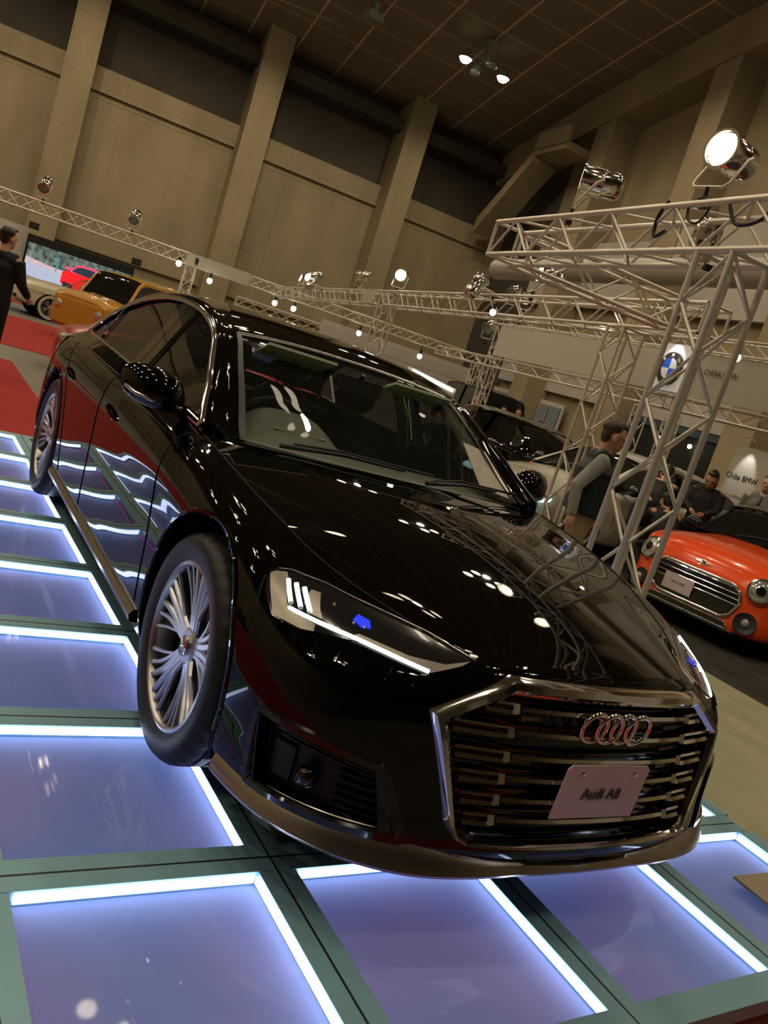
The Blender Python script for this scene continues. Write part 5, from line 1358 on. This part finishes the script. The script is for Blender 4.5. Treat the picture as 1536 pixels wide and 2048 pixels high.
GP = [(-.38, .655), (.38, .655), (.47, .60), (.50, .50), (.44, .36), (.35, .31), (-.35, .31), (-.44, .36), (-.50, .50), (-.47, .60)]
mpatch(GP, .004, 'grille', M['black_gloss']); mloop(GP, .012, .019, 'grille_surround', M['chrome'])
for k in range(4):
    z = .63 - .052 * k; o = MB(); ye = (.38, .45, .48, .48)[k]; o.tube([Vector((mx(y, z)[0] + .012, y, z)) for y in [-ye + 2 * ye * q / 24 for q in range(25)]], .009, 6); o.build('grille_bar', M['chrome'], mini, 60)
LP = [(-.42, .275), (.42, .275), (.47, .215), (-.47, .215)]
mpatch(LP, .004, 'lower_intake', M['black_gloss']); mloop(LP, .006, .008, 'intake_surround', M['satin'])
for s in (1, -1):
    c = Vector((mx(s * .62, .68)[0], s * .62, .68)); nrm = Vector((.86, s * .42, .28)).normalized(); q = nrm.to_track_quat('Z', 'Y').to_matrix().to_4x4()
    mt_ = Matrix.Translation(c - nrm * .02) @ q
    o = MB(); o.lathe([(.125, -.03), (.135, .02), (.128, .034), (.112, .036), (.108, .026)], 40, mt_); hb = o.build('headlight', M['chrome'], mini, 50)
    o = MB(); o.lathe([(.109, .026), (.09, .038), (.05, .048), (.0001, .052)], 32, mt_); o.build('lens', M['lamp_clear'], hb, 60)
    o = MB(); o.lathe([(.045, .050), (.045, .058), (.030, .060), (.0001, .056)], 20, mt_); o.build('projector', M['black_gloss'], hb, 60)
    c = Vector((mx(s * .60, .335)[0], s * .60, .335)); mt_ = Matrix.Translation(c + nrm * .022) @ q
    o = MB(); o.lathe([(.11, 0), (.105, .015), (.07, .008), (.0001, .006)], 28, mt_); fb = o.build('fog_recess', M['black_trim'], mini, 50)
    o = MB(); o.ell(c + nrm * .035, (.03, .045, .045), 14); o.build('fog_lamp', M['lamp_clear'], fb, 60)
o = MB(); x = mx(-.16, .43)[0]; o.box((x + .025, -.16, .44), (.008, .33, .165)); pp = o.build('number_plate', M['plate'], mini, 0)
text('MINI ONE', .035, (x + .031, -.16, .445), (PI / 2, 0, PI / 2), M['ink'], pp, 'plate_lettering', .0006)
o = MB(); bx, bn = mx(0, .735)
o.ell((bx + .012, 0, .735), (.008, .035, .035), 14); o.tube([(bx + .015, -.085, .74), (bx + .012, .085, .74)], .006, 6); o.build('badge', M['chrome'], mini, 60)
o = MB(); P = [(-.50, .19), (.50, .19)]; o.tube([Vector((mx(y, .20)[0] + .01, y, .195)) for y in [-.75 + 1.5 * q / 24 for q in range(25)]], .016, 6); o.build('chin_strip', M['black_trim'], mini, 60)
for s in (1, -1):
    o = MB(); P = [Vector((-.78 + .372 * math.cos(a), s * .868, .30 + .372 * math.sin(a))) for a in [PI * k / 20 for k in range(21)]]; o.tube(P, .024, 8); o.build('wheel_arch_trim', M['black_trim'], mini, 60)
for k in range(2):
    o = MB(); a_ = mx; s_ = -.30 + .5 * k; o.tube([(-1.05, s_, 1.045), (-1.12, s_ + .25, 1.10), (-1.16, s_ + .42, 1.12)], .008, 6); o.build('wiper', M['black_trim'], mini, 60)
# ---- white car across the back, seen from its left side
STW = [(.0, .60, .25, .42, .62, .66), (-.10, .76, .20, .42, .68, .74), (-.35, .86, .18, .48, .75, .83), (-.8, .895, .18, .52, .84, .91), (-1.25, .90, .18, .54, .90, .97), (-1.7, .90, .18, .55, .93, .99), (-2.6, .90, .18, .56, .95, 1.0), (-3.4, .90, .18, .58, .97, 1.0), (-3.95, .88, .2, .6, .97, 1.0), (-4.25, .80, .26, .6, .94, .96), (-4.35, .70, .32, .6, .86, .88)]
CBW = [(-1.15, .95, .74), (-1.5, 1.15, .68), (-1.85, 1.33, .63), (-2.2, 1.40, .61), (-2.9, 1.42, .60), (-3.5, 1.37, .60), (-3.95, 1.24, .63), (-4.22, 1.0, .68)]
wh, wt = simple_car('white_hatchback', 'white hatchback parked side on behind the vest man, people leaning in at its door', (-6.05, 5.1, FLOOR + .01), math.radians(-90), 4.35, 1.80, STW, CBW, M['white_car'], .33, (-.82, -3.52), hl=(-.14, .74, .62, .15, .15, .07, M['lamp_cyan']), mirrors=M['black_gloss'])
o = MB(); o.ell((.0, .24, .56), (.05, .13, .075), 12); o.build('kidney_grille', M['black_gloss'], wh, 60); o = MB(); o.ell((.0, -.24, .56), (.05, .13, .075), 12); o.build('kidney_grille', M['black_gloss'], wh, 60)
for x in (-1.35, -2.45, -3.42):
    o = MB(); h = [wt.ray_cast(Vector((x - (.0 if x > -3 else .12 * (z > .6)), 3, z)), Vector((0, -1, 0)))[0] for z in (.28, .45, .62, .80, .92)]; o.tube([p + Vector((0, .001, 0)) for p in h if p is not None], .004, 5); o.build('door_seam', M['black_matte'], wh, 60)
for x in (-2.25, -3.22):
    o = MB(); o.tube([(x - .1, .905, .80), (x - .09, .935, .80), (x + .09, .935, .80), (x + .1, .905, .80)], .012, 8); o.build('door_handle', M['white_car'], wh, 60)
o = MB(); o.box((-4.12, 0, 1.31), (.30, 1.16, .03), (0, -.12, 0)); o.build('roof_spoiler', M['white_car'], wh, 0)
# the opened front door
o = MB(); o.prism([(-1.45, .30), (-2.30, .30), (-2.38, .92), (-1.45, .90)], 'y', .90, .95); 
# ---- dark and pale cars further back
STB = [(.0, .60, .25, .42, .60, .66), (-.12, .78, .20, .42, .66, .74), (-.4, .88, .18, .48, .74, .83), (-.9, .915, .18, .52, .83, .92), (-1.35, .92, .18, .54, .89, .97), (-2.0, .92, .18, .55, .93, .98), (-2.9, .92, .18, .56, .95, .99), (-3.8, .92, .18, .58, .96, 1.0), (-4.3, .90, .2, .6, .95, 1.0), (-4.65, .82, .26, .6, .93, .96), (-4.75, .70, .32, .6, .86, .88)]
CBB = [(-1.35, .95, .74), (-1.75, 1.16, .68), (-2.1, 1.33, .63), (-2.5, 1.40, .60), (-3.0, 1.41, .60), (-3.5, 1.34, .60), (-3.9, 1.18, .64), (-4.25, .98, .70)]
HLB = (-.17, .70, .60, .12, .14, .055, M['lamp_clear'])
def put(name, label, loc, az, col, st_=STB, cb=CBB, L=4.75, hl=HLB, **k): return simple_car(name, label, (loc[0], loc[1], FLOOR + .01), math.radians(az), L, 1.84, st_, cb, col, .34, (-.88, -3.75) if L > 4.5 else (-.82, -3.52), hl=hl, **k)
put('dark_sedan', 'black sedan with one red tail lamp, behind the truss tower left of the vest man', (-12.3, 8.6), 172, M['black_paint'])
p_ = CAMP + dirv(137.4, 0) * 18.5
put('silver_estate', 'silver green car just right of the windscreen pillar, heads of visitors behind it', (p_.x, p_.y), 168 - 180, M['silver'])
# ---- cars on the left
put('red_roadster', 'red car with chrome front wheel just behind the sedan boot', (-11.3, .30), -97, M['red_paint'], scale=.90, hl=(-.13, .68, .60, .10, .12, .08, M['lamp_clear']))
STY = [(.0, .80, .35, .55, .92, .98), (-.08, .88, .30, .55, 1.0, 1.08), (-.30, .93, .28, .58, 1.05, 1.13), (-.8, .935, .28, .6, 1.07, 1.15), (-1.6, .935, .28, .6, 1.08, 1.14), (-2.6, .935, .28, .6, 1.08, 1.12), (-3.6, .935, .28, .6, 1.08, 1.12), (-4.3, .93, .3, .6, 1.06, 1.10), (-4.55, .90, .34, .6, 1.0, 1.04)]
CBY = [(-.62, 1.10, .78), (-.76, 1.35, .75), (-.92, 1.62, .72), (-1.5, 1.70, .71), (-2.8, 1.72, .71), (-3.8, 1.70, .71), (-4.25, 1.60, .72), (-4.45, 1.10, .78)]
put('yellow_offroader', 'mustard yellow off-road car standing behind the sedan roof at left', (-16.85, 1.5), -58, M['yellow'], STY, CBY, L=4.55, hl=(-.02, .62, .72, .06, .11, .11, M['lamp_clear']), scale=1.0)
STC = [(.0, .55, .40, .55, .78, .82), (-.15, .76, .32, .52, .84, .90), (-.6, .88, .26, .55, .88, .96), (-1.2, .92, .24, .56, .90, .98), (-1.7, .93, .24, .56, .92, .98), (-2.6, .93, .24, .56, .92, .97), (-3.4, .93, .24, .56, .92, .97), (-4.2, .90, .28, .56, .90, .94), (-4.7, .80, .36, .56, .82, .86), (-4.85, .62, .42, .56, .76, .78)]
CBC = [(-1.55, .96, .74), (-1.75, 1.15, .68), (-2.0, 1.30, .62), (-2.4, 1.38, .60), (-3.0, 1.38, .60), (-3.4, 1.28, .62), (-3.7, 1.12, .66), (-3.85, .96, .70)]
vc, vt = put('vintage_coupe', 'cream and white vintage coupe with whitewall tyres in front of the video screen', (-22.6, .72), -84, M['cream'], STC, CBC, L=4.85, hl=(-.10, .66, .72, .08, .11, .11, M['chrome']), whitewall=True, mirrors=False, glass=M['glass'])
for s in (1, -1):
    o = MB(); o.box((-2.3, s * .935, .60), (2.6, .012, .10)); o.build('red_flash', M['red_paint'], vc, 0)
    o = MB(); o.tube([(-.2, s * .90, .68), (-2.4, s * .945, .68), (-4.5, s * .88, .66)], .012, 6); o.build('side_trim', M['chrome'], vc, 60)
o = MB(); o.tube([(.02, -.80, .42), (.10, -.5, .42), (.12, 0, .42), (.10, .5, .42), (.02, .80, .42)], .05, 10); o.build('bumper', M['chrome'], vc, 60)
# parked cars the sedan mirrors in its flank, on the near side of the aisle
put('dark_sedan', 'black sedan parked across the red carpet, outside the picture on the left', (-3.2, -6.6), 62, M['black_paint'])
# glossy white show roof with a light strip, and dark car top behind the estate
p_ = CAMP + dirv(146.0, 0) * 21
o = MB(); o.tube([CAMP + dirv(148.4, .3) * 21, CAMP + dirv(144.8, -.2) * 21], .16, 16); tb = o.build('light_tube', mat('tube_white', (.6, .6, .58), .2), None, 60); tag(tb, 'white tube with a glowing strip sticking out above the silver green car', 'lamp')
o = MB(); o.tube([CAMP + dirv(148.0, .55) * 20.86, CAMP + dirv(144.95, .05) * 20.86], .045, 8); o.build('glowing_strip', mat('strip_glow', (1, 1, 1), .3, emit=(1, .95, .8), es=3), tb, 60)
o = MB(); a, b = CAMP + dirv(146.6, .0) * 21.1, None; o.tube([a, (a.x, a.y, FLOOR)], .05, 10); o.build('stand', M['steel'], tb, 60)
p_ = CAMP + dirv(140.6, 0) * 28
put('dark_van', 'dark vehicle roof seen beyond the light tube', (p_.x, p_.y), 165 - 180, M['black_paint'], STY, CBY, L=4.55, hl=(-.02, .62, .72, .06, .11, .11, M['lamp_cyan']), scale=1.12)
# info sheet inside the windscreen of the sedan
o = MB(); o.add([(-.66, .53, .985), (-.60, .70, .972), (-.88, .66, 1.135), (-.90, .53, 1.15)], [(0, 1, 2, 3)]); sh = o.build('info_sheet', M['paper'], None, 0); tag(sh, 'printed paper sheet propped inside the far corner of the sedan windscreen', 'paper sheet')
# ================================================================ people
M['skin'] = mat('skin', (.55, .29, .17), .5); M['hair'] = mat('dark_hair', (.015, .011, .008), .5); M['hair_brown'] = mat('brown_hair', (.045, .028, .015), .5)
M['navy'] = noisy(mat('navy_vest', (.008, .014, .022), .6), (.006, .010, .016), (.012, .020, .030), 30, bump=.3); M['shirt_grey'] = mat('grey_shirt', (.30, .29, .25), .8); M['chino'] = mat('tan_trousers', (.36, .27, .15), .8)
M['black_cloth'] = mat('black_cloth', (.006, .006, .007), .75); M['grey_suit'] = mat('grey_suit', (.17, .15, .13), .7); M['shirt_white'] = mat('white_shirt', (.6, .58, .54), .7); M['dark_coat'] = mat('dark_coat', (.018, .015, .013), .8)
def remesh(mb, name, vox, m, parent, sm=6):
    me = mb.mesh(name + '_raw'); t = bpy.data.objects.new(name + '_tmp', me); COL.objects.link(t)
    r = t.modifiers.new('r', 'REMESH'); r.mode = 'VOXEL'; r.voxel_size = vox
    s = t.modifiers.new('s', 'SMOOTH'); s.iterations = sm; s.factor = .5
    bpy.context.view_layer.update(); me2 = bpy.data.meshes.new_from_object(t.evaluated_get(bpy.context.evaluated_depsgraph_get())); bpy.data.objects.remove(t, do_unlink=True)
    me2.name = name
    return link(name, me2, m, parent, 80)
def person(loc, rz, label, H=1.72, J=None, top_m=None, arm_m=None, leg_m=None, hair_m=None, vox=.012, vest=False, tie=False, glasses=False, hair_long=0, head_turn=0, head_pitch=0, collar=None, scale_w=1.0, open_hand=True, group=None):
    k = H / 1.72
    j = dict(pel=(0, 0, .93), wst=(.01, 0, 1.10), chs=(0, 0, 1.28), nck=(-.01, 0, 1.43), hd=(.02, 0, 1.585),
             sL=(-.01, .175, 1.38), sR=(-.01, -.175, 1.38), eL=(-.03, .235, 1.12), eR=(-.03, -.235, 1.12), wL=(.06, .25, .88), wR=(.06, -.25, .88),
             hL=(0, .09, .90), hR=(0, -.09, .90), kL=(.02, .10, .49), kR=(.02, -.10, .49), aL=(-.02, .11, .085), aR=(-.02, -.11, .085))
    if J: j.update(J)
    V = {a: Vector(b) * k for a, b in j.items()}
    r = empty('person', loc, rz, label, 'person', group)
    bd = MB()
    # head: skull, face, jaw, nose, ears, neck
    Rh = Matrix.Rotation(head_turn, 3, 'Z') @ Matrix.Rotation(head_pitch, 3, 'Y'); H0 = V['hd']
    hp = lambda x, y, z: H0 + Rh @ (Vector((x, y, z)) * k)
    he = lambda c, rad, n=16: bd.ell(hp(*c), tuple(q * k for q in rad), n, Rh)
    he((-.012, 0, .030), (.098, .076, .095)); he((.022, 0, -.035), (.066, .060, .085)); he((.040, 0, -.090), (.040, .040, .030)); he((.055, 0, .02), (.040, .055, .035))
    bd.tube([hp(.078, 0, .012), hp(.106, 0, -.028), hp(.088, 0, -.040)], [.009 * k, .015 * k, .010 * k], 8)
    he((.082, 0, -.066), (.014, .026, .008)); he((.080, 0, -.078), (.013, .023, .008))
    for s in (1, -1): he((-.005, s * .078, -.012), (.020, .012, .034)); he((.078, s * .030, .030), (.014, .020, .006))
    bd.tube([V['nck'] + Vector((-.01, 0, -.06)) * k, V['nck'], hp(-.015, 0, -.055)], [.070 * k, .057 * k, .055 * k], 12)
    # trunk and limbs
    bd.tube([V['pel'], V['wst'], V['chs'], V['nck'] + Vector((0, 0, -.05)) * k], [.115 * k, .105 * k, .118 * k, .06 * k], 14)
    for s in 'LR':
        bd.tube([V['chs'] + Vector((0, 0, .08)) * k, V['s' + s], V['e' + s], V['w' + s]], [.05 * k, .050 * k, .038 * k, .026 * k], 10)
        bd.tube([V['pel'], V['h' + s], V['k' + s], V['a' + s]], [.09 * k, .082 * k, .055 * k, .038 * k], 12)
        bd.tube([V['a' + s], V['a' + s] + Vector((.12, 0, -.05)) * k], [.036 * k, .028 * k], 8)
        f = (V['w' + s] - V['e' + s]).normalized(); o_ = Vector((0, 1 if s == 'L' else -1, 0)); w = V['w' + s]; sd = f.cross(o_).normalized()
        pm_ = w + f * .045 * k; bd.tube([w, pm_, w + f * .085 * k], [.024 * k, .034 * k, .030 * k], 8)
        for q in range(4):
            b0 = w + f * .080 * k + sd * (.026 - .0175 * q) * k; ln = (.068, .078, .072, .056)[q] * k
            bd.tube([b0, b0 + f * ln * .5 - o_ * .004 * k, b0 + f * ln * .85 - o_ * .022 * k], [.0095 * k, .0088 * k, .007 * k], 6)
        b0 = w + f * .03 * k + sd * .028 * k; bd.tube([b0, b0 + f * .035 * k + sd * .026 * k, b0 + f * .065 * k + sd * .028 * k - o_ * .008 * k], [.012 * k, .010 * k, .008 * k], 6)
    remesh(bd, 'body', vox * .8, M['skin'], r, 3)
    for s in (1, -1):
        e = MB(); e.ell(hp(.080, s * .030, .014), (.011 * k,) * 3, 10); e.build('eye', M['ink'], r, 60)
    # hair
    h = MB(); h.ell(hp(-.038, 0, .066), (.092 * k, .083 * k, .074 * k), 18, Rh); h.ell(hp(-.064, 0, .010), (.050 * k, .076 * k, .080 * k), 16, Rh)
    h.ell(hp(.030, .012, .108), (.050 * k, .056 * k, .026 * k), 12, Rh)
    for q in range(9): h.tube([hp(-.09 + .02 * q, .02 * math.sin(q * 2.1), .11), hp(-.10 + .022 * q, .03 * math.sin(q * 2.1 + .5), .142)], [.022 * k, .009 * k], 6)
    if hair_long: h.tube([hp(-.04, 0, .03), hp(-.075, 0, -.08), hp(-.07, 0, -.08 - hair_long)], [.09 * k, .085 * k, .05 * k], 12)
    remesh(h, 'hair', vox, hair_m or M['hair'], r, 3)
    # trousers
    t = MB(); t.tube([V['pel'] + Vector((0, 0, .09)) * k, V['pel'], V['pel'] + Vector((0, 0, -.06)) * k], [.128 * k, .138 * k, .12 * k], 14)
    for s in 'LR':
        t.tube([V['pel'], V['h' + s], V['k' + s], V['a' + s] + Vector((0, 0, .0)) * k], [.10 * k, .103 * k, .075 * k, .062 * k], 12)
    remesh(t, 'trousers', vox, leg_m or M['black_cloth'], r)
    for s in 'LR':
        sh = MB(); a = V['a' + s]; sh.tube([a + Vector((-.06, 0, -.035)) * k, a + Vector((.03, 0, -.035)) * k, a + Vector((.14, 0, -.05)) * k, a + Vector((.19, 0, -.055)) * k], [.040 * k, .045 * k, .038 * k, .022 * k], 10)
        sh.build('shoe', M['black_gloss'], r, 60)
    # upper garment
    tm_ = top_m or M['black_cloth']; am = arm_m or tm_
    tb = MB(); W_ = scale_w
    for dy in (-.055, 0, .055):
        y = Vector((0, dy * W_, 0)) * k
        tb.tube([V['pel'] + y + Vector((0, 0, -.02 if vest else -.10)) * k, V['wst'] + y, V['chs'] + y, V['chs'] + y + Vector((0, 0, .10)) * k], [.125 * k * W_, .118 * k * W_, .128 * k * W_, .085 * k], 14)
    tb.tube([V['sL'] + Vector((0, -.02, -.01)) * k, V['nck'] + Vector((0, 0, -.05)) * k, V['sR'] + Vector((0, .02, -.01)) * k], [.088 * k, .088 * k, .088 * k], 12)
    if vest or collar: tb.tube([V['nck'] + Vector((-.015, 0, -.06)) * k, V['nck'] + Vector((-.005, 0, .012)) * k], [.085 * k, .074 * k], 14)
    if not arm_m:
        for s in 'LR': tb.tube([V['s' + s], V['e' + s], V['w' + s]], [.082 * k, .060 * k, .046 * k], 12)
    remesh(tb, 'vest' if vest else 'jacket', vox, tm_, r)
    if arm_m:
        for s in 'LR':
            a = MB(); a.tube([V['s' + s] + (V['sL' if s == 'R' else 'sR'] - V['s' + s]) * .12, V['s' + s], V['e' + s], V['w' + s]], [.060 * k, .070 * k, .056 * k, .040 * k], 12); remesh(a, 'sleeve', vox, arm_m, r)
    if collar:
        c = MB(); c.tube([V['nck'] + Vector((.012, 0, -.045)) * k, V['nck'] + Vector((.008, 0, .028)) * k], [.071 * k, .063 * k], 14); c.build('shirt_collar', collar, r, 60)
    if tie:
        c = MB(); c.tube([V['nck'] + Vector((.075, 0, -.02)) * k, V['chs'] + Vector((.135, 0, .02)) * k], [.012 * k, .022 * k], 6); c.build('tie', M['ink'], r, 60)
    if glasses:
        g = MB()
        for s in (1, -1):
            g.tube([hp(.096, s * .032 + .020 * math.cos(a), .014 + .015 * math.sin(a)) for a in [2 * PI * q / 14 for q in range(14)]], .0020 * k, 5, closed=True); g.tube([hp(.094, s * .052, .018), hp(.04, s * .080, .018), hp(-.01, s * .086, .012)], .0022 * k, 5)
        g.tube([hp(.098, -.012, .018), hp(.098, .012, .018)], .002 * k, 5); g.build('glasses', M['ink'], r, 60)
    return r
def at_az(az, D, z=FLOOR): a = math.radians(az); return (CAMP.x + D * math.cos(a), CAMP.y + D * math.sin(a), z)
# man in the dark vest behind the near truss tower, facing right in the picture
person(at_az(134.0, 6.9, FLOOR + .01), math.radians(58), 'middle aged man with glasses in dark quilted vest, grey sleeves and tan trousers', 1.70,
       J=dict(hd=(.045, 0, 1.575), nck=(.0, 0, 1.43), eR=(-.17, -.24, 1.13), wR=(-.13, -.25, .90), eL=(-.06, .24, 1.13), wL=(.10, .22, .92), aL=(.10, .11, .085), aR=(-.16, -.11, .10), kL=(.08, .10, .50), kR=(-.04, -.10, .50)),
       top_m=M['navy'], arm_m=M['shirt_grey'], leg_m=M['chino'], hair_m=M['hair_brown'], vest=True, glasses=True, collar=M['shirt_white'], vox=.010, scale_w=1.28, head_pitch=.15)
# man in black at the left edge
person(at_az(174.75, 11.4, FLOOR + .008), math.radians(155), 'man in black suit walking at the left picture edge, seen from behind', 1.74,
       J=dict(eR=(.02, -.26, 1.12), wR=(.20, -.30, 1.00), hd=(.03, 0, 1.60)), top_m=M['black_cloth'], leg_m=M['black_cloth'], collar=M['shirt_white'], vox=.012, head_turn=-.5)
# people at the white car
person(at_az(130.1, 11.0, FLOOR + .01), math.radians(118), 'person in dark coat bending down at the open door of the white car', 1.66,
       J=dict(wst=(.06, 0, 1.08), chs=(.22, 0, 1.20), nck=(.34, 0, 1.30), hd=(.44, 0, 1.38), sL=(.30, .17, 1.26), sR=(.30, -.17, 1.26), eL=(.42, .22, 1.02), eR=(.44, -.22, 1.02), wL=(.58, .16, .88), wR=(.60, -.16, .88)), top_m=M['dark_coat'], leg_m=M['black_cloth'], vox=.014, head_pitch=.6)
person(at_az(126.9, 11.5, FLOOR + .01), math.radians(-60), 'person with long dark hair in black coat beside the open car door, looking down', 1.60,
       J=dict(hd=(.07, 0, 1.56), eR=(.10, -.22, 1.16), wR=(.28, -.10, 1.10), eL=(.10, .22, 1.16), wL=(.28, .08, 1.08)), top_m=M['dark_coat'], leg_m=M['black_cloth'], hair_long=.12, vox=.014, head_pitch=.45)
person(at_az(128.4, 10.2, FLOOR + .01), math.radians(150), 'crouching person in black jacket leaning over the car door, face turned down', 1.58,
       J=dict(pel=(0, 0, .60), wst=(.08, 0, .76), chs=(.20, 0, .92), nck=(.28, 0, 1.03), hd=(.36, 0, 1.12), sL=(.24, .17, .98), sR=(.24, -.17, .98), eL=(.36, .22, .78), eR=(.38, -.22, .78), wL=(.56, .16, .74), wR=(.56, -.16, .74), hL=(0, .09, .58), hR=(0, -.09, .58), kL=(.34, .14, .50), kR=(.30, -.14, .44), aL=(.10, .14, .085), aR=(-.05, -.14, .085)), top_m=M['black_cloth'], leg_m=M['black_cloth'], vox=.014, head_pitch=.4)
person(at_az(123.7, 12.6, FLOOR + .01), math.radians(-70), 'man in grey suit and tie standing at the right edge by the lit panel', 1.76, top_m=M['grey_suit'], leg_m=M['grey_suit'], collar=M['shirt_white'], tie=True, vox=.014)
for az, D, tm_, lb, hh in ((143.1, 25.5, M['dark_coat'], 'visitor whose dark hair shows above the silver car, leftmost of four', 1.60), (141.2, 24.5, M['dark_coat'], 'dark haired visitor behind the silver car, second of four', 1.58), (140.2, 23.5, M['shirt_white'], 'visitor in white collar behind the black sedan, face lit orange', 1.64), (138.6, 24, M['dark_coat'], 'small visitor head in front of the right louvred door', 1.50)):
    person(at_az(az, D), math.radians(-40), lb, hh, top_m=tm_, leg_m=M['black_cloth'], vox=.022)
